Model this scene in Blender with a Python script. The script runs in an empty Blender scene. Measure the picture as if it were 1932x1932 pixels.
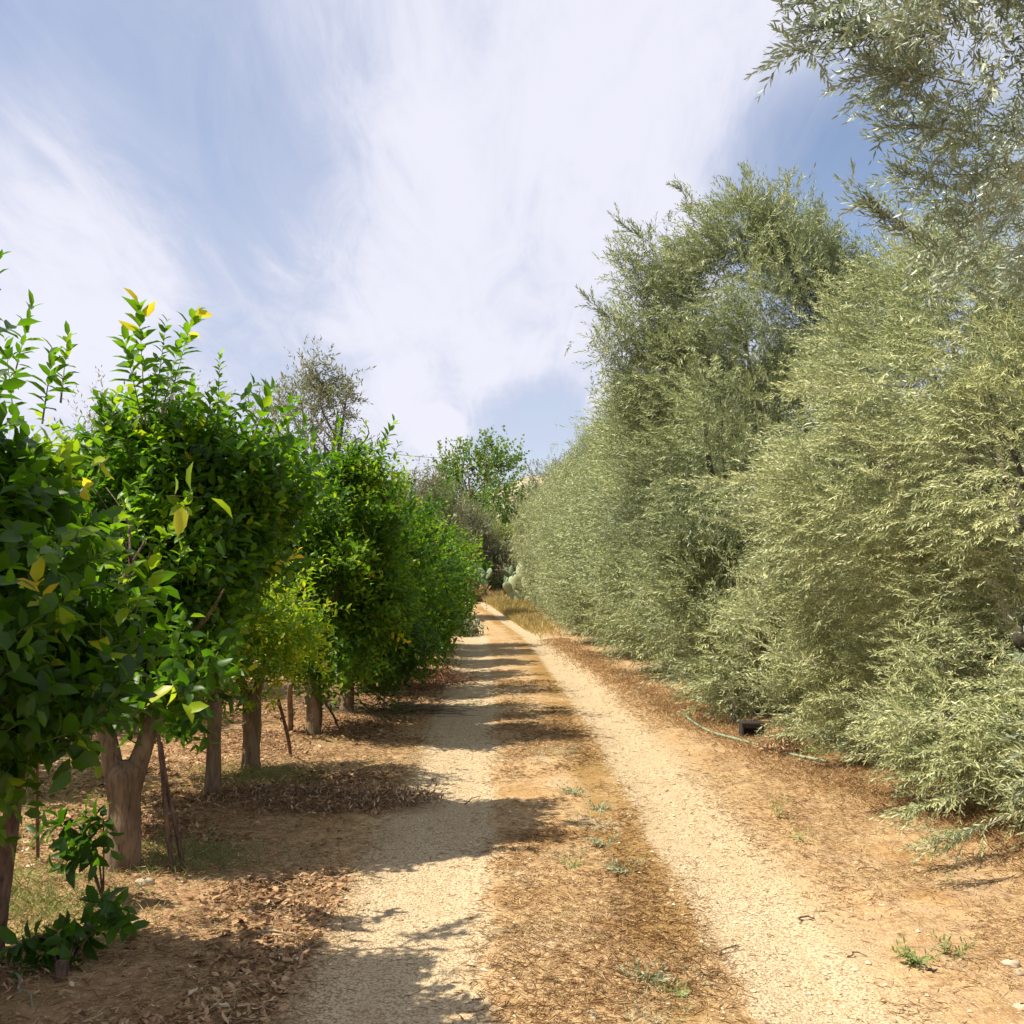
import bpy, math
import numpy as np
from mathutils import Vector, Matrix

R = math.radians
scene = bpy.context.scene
COL = scene.collection

# ------------------------------------------------------------------ camera
cam_d = bpy.data.cameras.new("camera")
cam_d.lens = 36.0
cam_d.sensor_width = 36.0
cam_d.clip_start = 0.05
cam_d.clip_end = 3000.0
cam = bpy.data.objects.new("camera", cam_d)
COL.objects.link(cam)
PITCH = R(3.67)
cam.location = (0, 0, 1.6)
cam.rotation_euler = (R(90) + PITCH, 0, 0)
scene.camera = cam
CAMM = Matrix.Rotation(R(90) + PITCH, 3, 'X')


def ray(px, py):
    """direction of a point of the photograph (1932 px wide view of it)"""
    return (CAMM @ Vector(((px - 966) / 1932.0, (966 - py) / 1932.0, -1.0))).normalized()


def W(px, py, dist):
    d = ray(px, py)
    return np.array([0, 0, 1.6]) + np.array(d) * (dist / d.y)


# ------------------------------------------------------------------ light
SUN = Vector((-0.68, -0.14, 1.0)).normalized()
sl = bpy.data.lights.new("sun", 'SUN')
sl.energy = 4.6
sl.angle = R(0.55)
sl.color = (1.0, 0.93, 0.80)
so = bpy.data.objects.new("sun", sl)
COL.objects.link(so)
so.rotation_euler = SUN.to_track_quat('Z', 'Y').to_euler()
so.location = (-20, 5, 25)

vs = scene.view_settings
vs.view_transform = 'Standard'
vs.look = 'None'
vs.gamma = 1.0
vs.use_curve_mapping = False
vs.exposure = 0.85
scene.cycles.max_bounces = 8
scene.cycles.transparent_max_bounces = 8


# ------------------------------------------------------------------ node helpers
class NT:
    def __init__(s, tree):
        s.t = tree
        tree.nodes.clear()

    def n(s, typ, **kw):
        nd = s.t.nodes.new(typ)
        for k, v in kw.items():
            if k.startswith('i_'):
                key = k[2:]
                key = int(key) if key.isdigit() else key.replace('_', ' ')
                s.put(nd.inputs[key], v)
            else:
                setattr(nd, k, v)
        return nd

    def put(s, sock, v):
        if isinstance(v, bpy.types.NodeSocket):
            s.t.links.new(v, sock)
        elif isinstance(v, bpy.types.Node):
            s.t.links.new(v.outputs[0], sock)
        else:
            if hasattr(sock.default_value, '__len__') and not isinstance(v, str) and len(sock.default_value) == 4 and len(v) == 3:
                v = (*v, 1.0)
            sock.default_value = v

    def math(s, op, a, b=None, c=None, clamp=False):
        nd = s.t.nodes.new('ShaderNodeMath')
        nd.operation = op
        nd.use_clamp = clamp
        s.put(nd.inputs[0], a)
        if b is not None: s.put(nd.inputs[1], b)
        if c is not None: s.put(nd.inputs[2], c)
        return nd.outputs[0]

    def vmath(s, op, a, b=None, out=0):
        nd = s.t.nodes.new('ShaderNodeVectorMath')
        nd.operation = op
        s.put(nd.inputs[0], a)
        if b is not None: s.put(nd.inputs[1], b)
        return nd.outputs[out]

    def mix(s, f, a, b, blend='MIX'):
        nd = s.t.nodes.new('ShaderNodeMix')
        nd.data_type = 'RGBA'
        nd.blend_type = blend
        s.put(nd.inputs[0], f)
        s.put(nd.inputs[6], a)
        s.put(nd.inputs[7], b)
        return nd.outputs[2]

    def noise(s, vec, scale, detail=4, rough=0.55, dist=0.0, out=0):
        nd = s.t.nodes.new('ShaderNodeTexNoise')
        s.put(nd.inputs['Vector'], vec)
        s.put(nd.inputs['Scale'], scale)
        nd.inputs['Detail'].default_value = detail
        nd.inputs['Roughness'].default_value = rough
        nd.inputs['Distortion'].default_value = dist
        return nd.outputs[out]

    def ss(s, v, a, b):
        nd = s.t.nodes.new('ShaderNodeMapRange')
        nd.interpolation_type = 'SMOOTHSTEP'
        s.put(nd.inputs[0], v)
        s.put(nd.inputs[1], a)
        s.put(nd.inputs[2], b)
        return nd.outputs[0]

    def ramp(s, f, stops):
        nd = s.t.nodes.new('ShaderNodeValToRGB')
        e = nd.color_ramp.elements
        while len(e) < len(stops): e.new(0.5)
        for k, (p, c) in enumerate(stops):
            e[k].position = p
            e[k].color = (*c, 1.0)
        s.put(nd.inputs[0], f)
        return nd.outputs[0]


def new_mat(name):
    m = bpy.data.materials.new(name)
    m.use_nodes = True
    return m, NT(m.node_tree)


# ------------------------------------------------------------------ sky
world = bpy.data.worlds.new("World")
scene.world = world
world.use_nodes = True
t = NT(world.node_tree)
elev = math.asin(SUN.z)
az = math.atan2(SUN.x, SUN.y)
sky = t.n('ShaderNodeTexSky', sky_type='NISHITA', sun_disc=False, sun_elevation=elev,
          sun_rotation=az, air_density=1.0, dust_density=0.6, ozone_density=1.6, altitude=50)
tc = t.n('ShaderNodeTexCoord').outputs['Generated']
sep = t.n('ShaderNodeSeparateXYZ', i_0=tc)
zc = t.math('ADD', t.math('MAXIMUM', sep.outputs[2], 0.0), 0.16)
cx = t.math('DIVIDE', sep.outputs[0], zc)
cy = t.math('DIVIDE', sep.outputs[1], zc)
comb = t.n('ShaderNodeCombineXYZ', i_0=cx, i_1=cy, i_2=0.0).outputs[0]
mp = t.n('ShaderNodeMapping', i_Vector=comb, i_Rotation=(0, 0, R(40)), i_Scale=(1.8, 0.75, 1)).outputs[0]
n1 = t.noise(mp, 1.25, 9, 0.60, 0.6)
mp2 = t.n('ShaderNodeMapping', i_Vector=comb, i_Location=(3.1, 1.7, 0), i_Rotation=(0, 0, R(46)), i_Scale=(4.6, 1.3, 1)).outputs[0]
n2 = t.noise(mp2, 1.6, 10, 0.68, 1.0)
bias = 0.0
for (px, py, rad, amp) in [(60, 60, 11, -0.16), (300, 260, 10, -0.14), (500, 420, 7, -0.09), (1640, 380, 6, -0.50), (1500, 300, 5, -0.14), (1010, 830, 3, -0.26),
                           (60, 450, 7, 0.26), (280, 620, 6, 0.10), (950, 250, 13, 0.07), (1380, 90, 9, 0.12), (900, 560, 10, 0.10), (830, 815, 1.2, 0.30)]:
    d = ray(px, py)
    dp = t.vmath('DOT_PRODUCT', tc, tuple(d), out='Value')
    lobe = t.ss(dp, math.cos(R(rad * 1.5)), 1.0)
    bias = t.math('MULTIPLY_ADD', lobe, amp, bias)
nn = t.math('ADD', t.math('MULTIPLY', n1, 0.58), t.math('MULTIPLY', n2, 0.42))
nn = t.math('ADD', nn, bias)
cm = t.ss(nn, -0.12, 0.62)
sep_h = t.math('MULTIPLY', cm, 0.96)
skyc = t.mix(1.0, sky.outputs[0], (1.28, 1.12, 1.06, 1), 'MULTIPLY')
cloud = t.mix(t.ss(nn, 0.36, 0.70), (3.9, 4.25, 5.4, 1), (5.8, 5.8, 6.5, 1))
skymix = t.mix(sep_h, skyc, cloud)
bg = t.n('ShaderNodeBackground', i_Color=skymix, i_Strength=0.085)
t.n('ShaderNodeOutputWorld', i_Surface=bg)

# ------------------------------------------------------------------ terrain functions


def fs(x, y, z, seed=0):
    r = np.random.default_rng(seed)
    out = 0
    for k in range(6):
        d = r.normal(size=3)
        d /= np.linalg.norm(d)
        f = 1.0 + 0.5 * k
        out = out + np.sin(f * (d[0] * x + d[1] * y + d[2] * z) * 1.9 + r.uniform(0, 6.28)) / (1 + 0.3 * k)
    return out / 2.2


def path_c(y):
    return np.interp(y, [-20, 0, 6, 12, 20, 29, 35, 40, 46, 52, 60, 75, 120], [0.3, 0.3, 0.3, 0.22, 0.02, -0.32, -0.85, -1.35, -2.3, -3.6, -6.5, -14, -50])


ys_ = np.linspace(-20, 120, 800)
pcs_ = np.convolve(np.pad(path_c(ys_), 15, mode='edge'), np.ones(31) / 31, mode='valid')


def pc(y):
    return np.interp(y, ys_, pcs_)


def bump(l, c, w, s):
    return 1 / (1 + np.exp((np.abs(l - c) - w) / s))


def hf(x, y):
    x = np.asarray(x, float)
    y = np.asarray(y, float)
    yy = np.clip(y - 30, 0, None)
    a = np.where(yy < 30, 0.0023 * yy ** 2, 2.07 + 0.138 * 22 * (1 - np.exp(-(yy - 30) / 22)) + 0.02 * (yy - 30))
    l = x - pc(y)
    near = np.exp(-np.clip(y - 20, 0, None) / 20)
    h = a + 0.018 * fs(x * 1.1, y * 1.1, 0, 3) * near + 0.006 * fs(x * 5, y * 5, 0, 4) * near
    h = h - 0.03 * bump(l, -0.73, 0.30, 0.06) - 0.03 * bump(l, 0.85, 0.26, 0.06)
    h = h + 0.10 * (1 / (1 + np.exp(-(l - 2.6) / 0.35))) * near
    h = h + 0.05 * (1 / (1 + np.exp((l + 2.0) / 0.3))) * near
    return h


# ------------------------------------------------------------------ mesh builder
class MB:
    def __init__(s):
        s.V = []
        s.T = []
        s.A = []
        s.M = []
        s.n = 0

    def add(s, V, T, tint=0.5, mat=0):
        V = np.asarray(V, float).reshape(-1, 3)
        T = np.asarray(T, int).reshape(-1, 3)
        s.V.append(V)
        s.T.append(T + s.n)
        s.n += len(V)
        a = np.full(len(T), tint, float) if np.isscalar(tint) else np.asarray(tint, float)
        s.A.append(a)
        s.M.append(np.full(len(T), mat, int))

    def build(s, name, mats, parent=None, smooth=True, vattr=None):
        me = bpy.data.meshes.new(name)
        V = np.concatenate(s.V)
        T = np.concatenate(s.T)
        me.vertices.add(len(V))
        me.vertices.foreach_set('co', V.astype(np.float32).ravel())
        me.loops.add(T.size)
        me.loops.foreach_set('vertex_index', T.astype(np.int32).ravel())
        me.polygons.add(len(T))
        me.polygons.foreach_set('loop_start', (np.arange(len(T)) * 3).astype(np.int32))
        me.polygons.foreach_set('loop_total', np.full(len(T), 3, np.int32))
        me.polygons.foreach_set('material_index', np.concatenate(s.M).astype(np.int32))
        me.polygons.foreach_set('use_smooth', np.full(len(T), bool(smooth)))
        at = me.attributes.new('tint', 'FLOAT', 'FACE')
        at.data.foreach_set('value', np.concatenate(s.A).astype(np.float32))
        if vattr:
            for k, v in vattr.items():
                a2 = me.attributes.new(k, 'FLOAT', 'POINT')
                a2.data.foreach_set('value', np.asarray(v, np.float32))
        me.update()
        me.validate()
        for m in (mats if isinstance(mats, (list, tuple)) else [mats]):
            me.materials.append(m)
        o = bpy.data.objects.new(name, me)
        COL.objects.link(o)
        if parent: o.parent = parent
        return o


def norm(a):
    return a / np.maximum(np.linalg.norm(a, axis=-1, keepdims=True), 1e-9)


def grid_tris(nu, nv):
    i = np.arange(nu - 1)[:, None] * nv + np.arange(nv - 1)[None, :]
    a, b, c, d = i, i + nv, i + nv + 1, i + 1
    return np.concatenate([np.stack([a, b, c], -1).reshape(-1, 3), np.stack([a, c, d], -1).reshape(-1, 3)])


def tube(mb, pts, rad, sides=8, mat=0, tint=0.5, rough=0.0, seed=0):
    pts = np.asarray(pts, float)
    rad = np.broadcast_to(np.asarray(rad, float), (len(pts),))
    tan = norm(np.gradient(pts, axis=0))
    ref = np.array([0.3, 0.9, 0.1])
    if abs(np.dot(norm(tan.mean(0)), norm(ref))) > 0.9: ref = np.array([1, 0, 0.2])
    u = norm(np.cross(tan, ref))
    v = np.cross(tan, u)
    a = np.linspace(0, 2 * np.pi, sides, endpoint=False)
    rr = rad[:, None] * np.ones(sides)
    if rough:
        r = np.random.default_rng(seed)
        prof = r.normal(size=sides) * 0.5
        rr = rr * (1 + rough * (prof + r.normal(size=(len(pts), sides)) * 0.35))
    ring = pts[:, None] + rr[..., None] * (np.cos(a)[None, :, None] * u[:, None] + np.sin(a)[None, :, None] * v[:, None])
    n = len(pts)
    V = np.concatenate([ring.reshape(-1, 3), pts[:1], pts[-1:]])
    i = np.arange(n - 1)[:, None] * sides
    j = np.arange(sides)[None]
    k = (j + 1) % sides
    T = np.concatenate([np.stack([i + j, i + k, i + sides + k], -1).reshape(-1, 3), np.stack([i + j, i + sides + k, i + sides + j], -1).reshape(-1, 3)])
    jj = np.arange(sides)
    kk = (jj + 1) % sides
    T = np.concatenate([T, np.stack([np.full(sides, n * sides), kk, jj], -1), np.stack([np.full(sides, n * sides + 1), (n - 1) * sides + jj, (n - 1) * sides + kk], -1)])
    mb.add(V, T, tint, mat)


def smoothline(pts, n):
    pts = np.asarray(pts, float)
    P = np.vstack([2 * pts[0] - pts[1], pts, 2 * pts[-1] - pts[-2]])
    out = []
    for s in np.linspace(0, len(pts) - 1 - 1e-6, n):
        k = int(s)
        f = s - k
        a, b, c, d = P[k], P[k + 1], P[k + 2], P[k + 3]
        out.append(0.5 * (2 * b + (c - a) * f + (2 * a - 5 * b + 4 * c - d) * f * f + (3 * b - a - 3 * c + d) * f ** 3))
    return np.array(out)


def limb(mb, pts, r0, r1, n=10, sides=8, mat=0, rough=0.08, seed=0, tint=0.5, flare=0):
    L = smoothline(pts, n)
    f = np.linspace(0, 1, n)
    r = r0 + (r1 - r0) * f
    if flare: r = r + flare * np.exp(-f * 9)
    tube(mb, L, r, sides, mat, tint, rough, seed)


# broad leaf: 8 verts, 8 tris ; slim leaf: 6 verts, 4 tris ; tiny: 4 verts 2 tris
def leaves(mb, P, D, N, L, Wd, tint, kind='broad', mat=0, curl=0.15, fold=0.25):
    n = len(P)
    D = norm(D)
    S = norm(np.cross(D, N))
    N = np.cross(S, D)
    L = np.broadcast_to(L, (n,))[:, None]
    w = np.broadcast_to(Wd, (n,))[:, None] * 0.5
    c = np.broadcast_to(curl, (n,))[:, None]
    f = fold
    if kind == 'broad':
        v = [P,
             P + D * L * .30 + S * w * .86 + N * (w * f), P + D * L * .30 - N * L * c * .08, P + D * L * .30 - S * w * .86 + N * (w * f),
             P + D * L * .68 + S * w * .80 + N * (w * f - L * c * .35), P + D * L * .68 - N * L * c * .42, P + D * L * .68 - S * w * .80 + N * (w * f - L * c * .35),
             P + D * L - N * L * c]
        tr = [[0, 1, 2], [0, 2, 3], [1, 4, 5], [1, 5, 2], [2, 5, 6], [2, 6, 3], [4, 7, 5], [5, 7, 6]]
    elif kind == 'slim':
        v = [P, P + D * L * .32 + S * w + N * w * f, P + D * L * .32 - S * w + N * w * f, P + D * L * .70 + S * w * .8 - N * L * c * .4,
             P + D * L * .70 - S * w * .8 - N * L * c * .4, P + D * L - N * L * c]
        tr = [[0, 1, 2], [1, 3, 2], [2, 3, 4], [3, 5, 4]]
    else:
        v = [P, P + D * L * .45 + S * w, P + D * L - N * L * c, P + D * L * .45 - S * w]
        tr = [[0, 1, 2], [0, 2, 3]]
    V = np.stack(v, 1)
    nv = len(v)
    tr = np.array(tr)
    T = (np.arange(n)[:, None, None] * nv + tr[None]).reshape(-1, 3)
    tint = np.repeat(np.broadcast_to(tint, (n,)), len(tr))
    mb.add(V, T, tint, mat)


def twigs(mb, A, B, r, mat=1, tint=0.5):
    """thin three-sided twigs from A to B"""
    n = len(A)
    t_ = norm(B - A)
    ref = np.where(np.abs(t_[:, 2:3]) > 0.9, np.array([[1., 0, 0]]), np.array([[0, 0, 1.]]))
    u = norm(np.cross(t_, ref))
    v = np.cross(t_, u)
    r = np.broadcast_to(r, (n,))[:, None]
    V = []
    for k in range(3):
        a = k * 2.0944
        V.append(A + r * (math.cos(a) * u + math.sin(a) * v))
    V.append(B)
    V = np.stack(V, 1)
    tr = np.array([[0, 1, 3], [1, 2, 3], [2, 0, 3]])
    T = (np.arange(n)[:, None, None] * 4 + tr[None]).reshape(-1, 3)
    mb.add(V, T, tint, mat)


def sprigs(mb, rng, P, D, length, k, L, Wd, kind, tint, tsp=0.12, ang=55, droop=0.1, curl=0.15, up=0.7, opp=False, twr=0.0016, t0=0.08, lv=0.25, fold=0.25):
    """shoots with k leaves each. P,D: (n,3)"""
    n = len(P)
    D = norm(D)
    length = np.broadcast_to(length, (n,))
    ref = norm(rng.normal(size=(n, 3)))
    u = norm(np.cross(D, ref))
    v = np.cross(D, u)
    tt = np.linspace(t0, 1.0, k)[None] + rng.normal(size=(n, k)) * 0.02
    ph = (np.arange(k) * (np.pi / 2 if opp else 2.4))[None] + rng.normal(size=(n, k)) * 0.35
    if opp:
        ph = (np.arange(k) % 2 * np.pi + (np.arange(k) // 2 % 2) * np.pi / 2)[None] + rng.normal(size=(n, k)) * 0.35
        tt = (np.linspace(t0, 1.0, (k + 1) // 2).repeat(2)[:k])[None] + rng.normal(size=(n, k)) * 0.01
    pos = P[:, None] + D[:, None] * (length[:, None] * tt)[..., None]
    pos[..., 2] -= droop * length[:, None] * tt ** 2
    a = R(ang) * (1.15 - 0.6 * tt) * (1 + rng.normal(size=(n, k)) * 0.18)
    side = np.cos(ph)[..., None] * u[:, None] + np.sin(ph)[..., None] * v[:, None]
    dl = np.cos(a)[..., None] * D[:, None] + np.sin(a)[..., None] * side
    dl[..., 2] -= droop * 0.5
    nr = -side * 0.6 + D[:, None] * 0.6 + np.array([0, 0, up]) + rng.normal(size=(n, k, 3)) * 0.3
    ll = L * (1.05 - 0.5 * np.abs(tt - 0.45) ** 1.0) * (1 + rng.normal(size=(n, k)) * lv * 0.5)
    ll = np.clip(ll, L * 0.35, L * 1.6)
    tn = np.clip(np.broadcast_to(tint, (n,))[:, None] + rng.normal(size=(n, k)) * tsp + (tt - .5) * 0.12, 0, 1)
    leaves(mb, pos.reshape(-1, 3), dl.reshape(-1, 3), nr.reshape(-1, 3), ll.ravel(), (ll * Wd / L).ravel(), tn.ravel(), kind, 0, curl, fold)
    B = P + D * length[:, None]
    B[:, 2] -= droop * length
    twigs(mb, P, B, twr, 1, 0.5)


def crown_pts(rng, lobes, ncl, per, spread, shell=0.22, seed=1, amp=0.16, freq=1.4, keep=0.62, gap=None, gf=2.6):
    lob = np.array(lobes, float)
    wt = lob[:, 3] * lob[:, 4] + lob[:, 4] * lob[:, 5] + lob[:, 3] * lob[:, 5]
    if lob.shape[1] > 6: wt = wt * lob[:, 6]
    idx = rng.choice(len(lob), ncl, p=wt / wt.sum())
    u = norm(rng.normal(size=(ncl, 3)))
    r = 1 - np.abs(rng.normal(size=ncl)) * shell
    r = np.clip(r, 0.1, 1)
    c = lob[idx, :3]
    rad = lob[idx, 3:6]
    q = c + u * rad
    nz = fs(q[:, 0] * freq, q[:, 1] * freq, q[:, 2] * freq, seed)
    p = c + u * rad * (r * (1 + amp * nz))[:, None]
    ok = np.ones(ncl, bool)
    for k in range(len(lob)):
        d = np.linalg.norm((p - lob[k, :3]) / lob[k, 3:6], axis=1)
        ok &= ~((d < keep) & (idx != k))
    if gap is not None:
        g_ = fs(p[:, 0] * gf, p[:, 1] * gf, p[:, 2] * gf, seed + 77)
        ok &= ~((g_ < gap) & (r > .55))
    p = p[ok]
    nr = norm(u[ok] / rad[ok])
    p = np.repeat(p, per, 0) + rng.normal(size=(len(p) * per, 3)) * spread
    nr = np.repeat(nr, per, 0)
    cid = np.repeat(np.arange(ok.sum()), per)
    return p, nr, cid


def thing(name, label, cat, loc, group=None, kind=None):
    o = bpy.data.objects.new(name, None)
    COL.objects.link(o)
    o.empty_display_size = 0.2
    o.location = loc
    tag(o, label, cat, group, kind)
    return o


def tag(o, label=None, cat=None, group=None, kind=None):
    if label: o['label'] = label
    if cat: o['category'] = cat
    if group: o['group'] = group
    if kind: o['kind'] = kind
    return o


def gz(x, y):
    return float(hf(x, y))


# ------------------------------------------------------------------ materials
def leaf_mat(name, ramp, tramp, rough=0.42, trans=0.38, spec=0.4, back=None, noise_amt=0.25, coat=0.0):
    m, t = new_mat(name)
    at = t.n('ShaderNodeAttribute', attribute_name='tint').outputs['Fac']
    pos = t.n('ShaderNodeNewGeometry')
    col = t.ramp(at, ramp)
    tcol = t.ramp(at, tramp)
    if back:
        col = t.mix(pos.outputs['Backfacing'], col, t.ramp(at, back))
    nz = t.noise(pos.outputs['Position'], 38, 3, 0.6)
    v = t.math('MULTIPLY_ADD', nz, noise_amt * 2, 1 - noise_amt)
    hsv = t.n('ShaderNodeHueSaturation', i_Color=col, i_Value=v).outputs[0]
    p = t.n('ShaderNodeBsdfPrincipled', i_Base_Color=hsv, i_Roughness=rough)
    p.inputs['Specular IOR Level'].default_value = spec
    if coat: p.inputs['Coat Weight'].default_value = coat
    tr = t.n('ShaderNodeBsdfTranslucent', i_Color=tcol)
    mx = t.n('ShaderNodeMixShader', i_0=trans, i_1=p.outputs[0], i_2=tr.outputs[0])
    t.n('ShaderNodeOutputMaterial', i_Surface=mx)
    return m


def bark_mat(name, c1, c2, scale=14, rough=0.85, bump=0.5, stretch=0.25):
    m, t = new_mat(name)
    tcn = t.n('ShaderNodeTexCoord').outputs['Object']
    mp = t.n('ShaderNodeMapping', i_Vector=tcn, i_Scale=(1, 1, stretch)).outputs[0]
    n = t.noise(mp, scale, 7, 0.65, 0.4)
    n2 = t.noise(tcn, 5, 4, 0.6)
    col = t.mix(t.ss(n, 0.35, 0.65), c1, c2)
    col = t.mix(t.math('MULTIPLY', t.ss(n2, 0.45, 0.7), 0.45), col, tuple(x * 0.5 for x in c1))
    mpf = t.n('ShaderNodeMapping', i_Vector=tcn, i_Scale=(1, 1, .12)).outputs[0]
    nf = t.noise(mpf, 55, 4, 0.6, 0.8)
    col = t.mix(t.math('MULTIPLY', t.ss(nf, 0.55, 0.66), 0.6), col, tuple(x * 0.35 for x in c1))
    n = t.math('SUBTRACT', n, t.math('MULTIPLY', t.ss(nf, 0.5, 0.68), 0.5))
    b = t.n('ShaderNodeBump', i_Height=n, i_Strength=bump, i_Distance=0.02)
    p = t.n('ShaderNodeBsdfPrincipled', i_Base_Color=col, i_Roughness=rough, i_Normal=b.outputs[0])
    t.n('ShaderNodeOutputMaterial', i_Surface=p)
    return m


def tint_mat(name, ramp, rough=0.9, trans=0.0, nscale=30, amt=0.25):
    m, t = new_mat(name)
    at = t.n('ShaderNodeAttribute', attribute_name='tint').outputs['Fac']
    pos = t.n('ShaderNodeNewGeometry').outputs['Position']
    nz = t.noise(pos, nscale, 4, 0.6)
    col = t.n('ShaderNodeHueSaturation', i_Color=t.ramp(at, ramp), i_Value=t.math('MULTIPLY_ADD', nz, amt * 2, 1 - amt)).outputs[0]
    p = t.n('ShaderNodeBsdfPrincipled', i_Base_Color=col, i_Roughness=rough)
    p.inputs['Specular IOR Level'].default_value = 0.2
    if trans:
        tr = t.n('ShaderNodeBsdfTranslucent', i_Color=col)
        p = t.n('ShaderNodeMixShader', i_0=trans, i_1=p.outputs[0], i_2=tr.outputs[0])
    t.n('ShaderNodeOutputMaterial', i_Surface=p.outputs[0])
    return m


M_CIT = leaf_mat('citrus_leaf',
                 [(0.0, (0.018, 0.050, 0.006)), (0.35, (0.045, 0.110, 0.007)), (0.62, (0.085, 0.19, 0.008)), (0.85, (0.27, 0.39, 0.012)), (0.97, (0.62, 0.52, 0.03)), (1.0, (0.72, 0.50, 0.03))],
                 [(0.0, (0.06, 0.16, 0.004)), (0.35, (0.12, 0.30, 0.006)), (0.62, (0.24, 0.47, 0.01)), (0.85, (0.56, 0.72, 0.02)), (1.0, (0.85, 0.68, 0.04))],
                 rough=0.42, trans=0.46, spec=0.35)
M_OLI = leaf_mat('olive_leaf',
                 [(0.0, (0.085, 0.11, 0.05)), (0.4, (0.28, 0.31, 0.145)), (0.7, (0.48, 0.50, 0.235)), (1.0, (0.62, 0.62, 0.31))],
                 [(0.0, (0.12, 0.17, 0.045)), (0.5, (0.25, 0.33, 0.09)), (1.0, (0.42, 0.45, 0.15))],
                 rough=0.45, trans=0.25, spec=0.4,
                 back=[(0.0, (0.20, 0.24, 0.17)), (0.5, (0.33, 0.37, 0.26)), (1.0, (0.46, 0.47, 0.33))], noise_amt=0.15)
M_SILVO = leaf_mat('silver_olive_leaf',
                   [(0.0, (0.09, 0.125, 0.075)), (0.4, (0.20, 0.25, 0.155)), (0.7, (0.34, 0.40, 0.26)), (1.0, (0.50, 0.54, 0.38))],
                   [(0.0, (0.10, 0.15, 0.06)), (0.5, (0.20, 0.27, 0.11)), (1.0, (0.34, 0.40, 0.18))],
                   rough=0.42, trans=0.16, spec=0.5,
                   back=[(0.0, (0.24, 0.29, 0.24)), (0.5, (0.38, 0.43, 0.35)), (1.0, (0.50, 0.53, 0.44))], noise_amt=0.15)
M_GRN = leaf_mat('broad_leaf',
                 [(0.0, (0.05, 0.12, 0.025)), (0.5, (0.11, 0.22, 0.04)), (0.85, (0.26, 0.30, 0.07)), (1.0, (0.34, 0.22, 0.09))],
                 [(0.0, (0.12, 0.25, 0.03)), (0.5, (0.25, 0.42, 0.05)), (1.0, (0.5, 0.4, 0.1))], rough=0.5, trans=0.35)
M_GREY = leaf_mat('grey_olive_leaf',
                  [(0.0, (0.09, 0.11, 0.055)), (0.5, (0.17, 0.19, 0.095)), (1.0, (0.30, 0.27, 0.16))],
                  [(0.0, (0.12, 0.15, 0.05)), (0.5, (0.24, 0.27, 0.10)), (1.0, (0.36, 0.33, 0.15))], rough=0.5, trans=0.25)
M_CBARK = bark_mat('citrus_bark', (0.13, 0.085, 0.045), (0.25, 0.17, 0.10), 16, bump=0.6)
M_OBARK = bark_mat('olive_bark', (0.13, 0.105, 0.075), (0.27, 0.225, 0.17), 20, bump=0.9)
M_TWIG = bark_mat('twig', (0.18, 0.18, 0.12), (0.34, 0.33, 0.23), 30, bump=0.1)
M_GTWIG = bark_mat('green_twig', (0.07, 0.11, 0.03), (0.16, 0.16, 0.05), 30, bump=0.1)
M_STAKE = bark_mat('stake_wood', (0.085, 0.05, 0.032), (0.20, 0.12, 0.08), 24, bump=0.8)
M_RED = bark_mat('red_bark', (0.24, 0.10, 0.05), (0.38, 0.18, 0.10), 10, bump=0.4)
M_STRAW = tint_mat('straw', [(0.0, (0.17, 0.085, 0.03)), (0.4, (0.36, 0.22, 0.10)), (0.75, (0.54, 0.39, 0.21)), (1.0, (0.70, 0.57, 0.34))], trans=0.25, nscale=3)
M_LITTER = tint_mat('dead_leaf', [(0.0, (0.10, 0.05, 0.025)), (0.4, (0.32, 0.18, 0.09)), (0.75, (0.52, 0.34, 0.18)), (1.0, (0.72, 0.60, 0.42))], trans=0.12, rough=0.8)
M_PEB = tint_mat('pebble', [(0.0, (0.24, 0.17, 0.10)), (0.5, (0.55, 0.42, 0.26)), (1.0, (0.62, 0.52, 0.36))])
M_STONE = tint_mat('stone', [(0.0, (0.22, 0.17, 0.12)), (1.0, (0.46, 0.37, 0.26))], nscale=25, amt=0.35)
M_WEED = leaf_mat('weed_leaf', [(0.0, (0.12, 0.17, 0.04)), (0.5, (0.24, 0.30, 0.10)), (1.0, (0.42, 0.42, 0.16))], [(0.0, (0.2, 0.3, 0.05)), (1.0, (0.5, 0.5, 0.15))], rough=0.6, trans=0.3)
M_SILV = leaf_mat('silver_weed', [(0.0, (0.20, 0.24, 0.13)), (1.0, (0.42, 0.44, 0.28))], [(0.0, (0.2, 0.25, 0.1)), (1.0, (0.4, 0.42, 0.2))], rough=0.6, trans=0.25)
M_YGR = tint_mat('yellow_grass', [(0.0, (0.26, 0.28, 0.07)), (0.5, (0.48, 0.40, 0.12)), (1.0, (0.60, 0.46, 0.22))], trans=0.35, nscale=2)
M_CACT = tint_mat('cactus_pad', [(0.0, (0.12, 0.17, 0.09)), (0.6, (0.22, 0.28, 0.16)), (1.0, (0.42, 0.46, 0.26))], rough=0.6, nscale=9, amt=0.2)
m, t = new_mat('hose_rubber')
p = t.n('ShaderNodeBsdfPrincipled', i_Base_Color=(0.22, 0.30, 0.19, 1), i_Roughness=0.5)
t.n('ShaderNodeOutputMaterial', i_Surface=p)
M_HOSE = m
m, t = new_mat('dark_plastic')
p = t.n('ShaderNodeBsdfPrincipled', i_Base_Color=(0.03, 0.025, 0.025, 1), i_Roughness=0.6)
t.n('ShaderNodeOutputMaterial', i_Surface=p)
M_DARK = m


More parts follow.
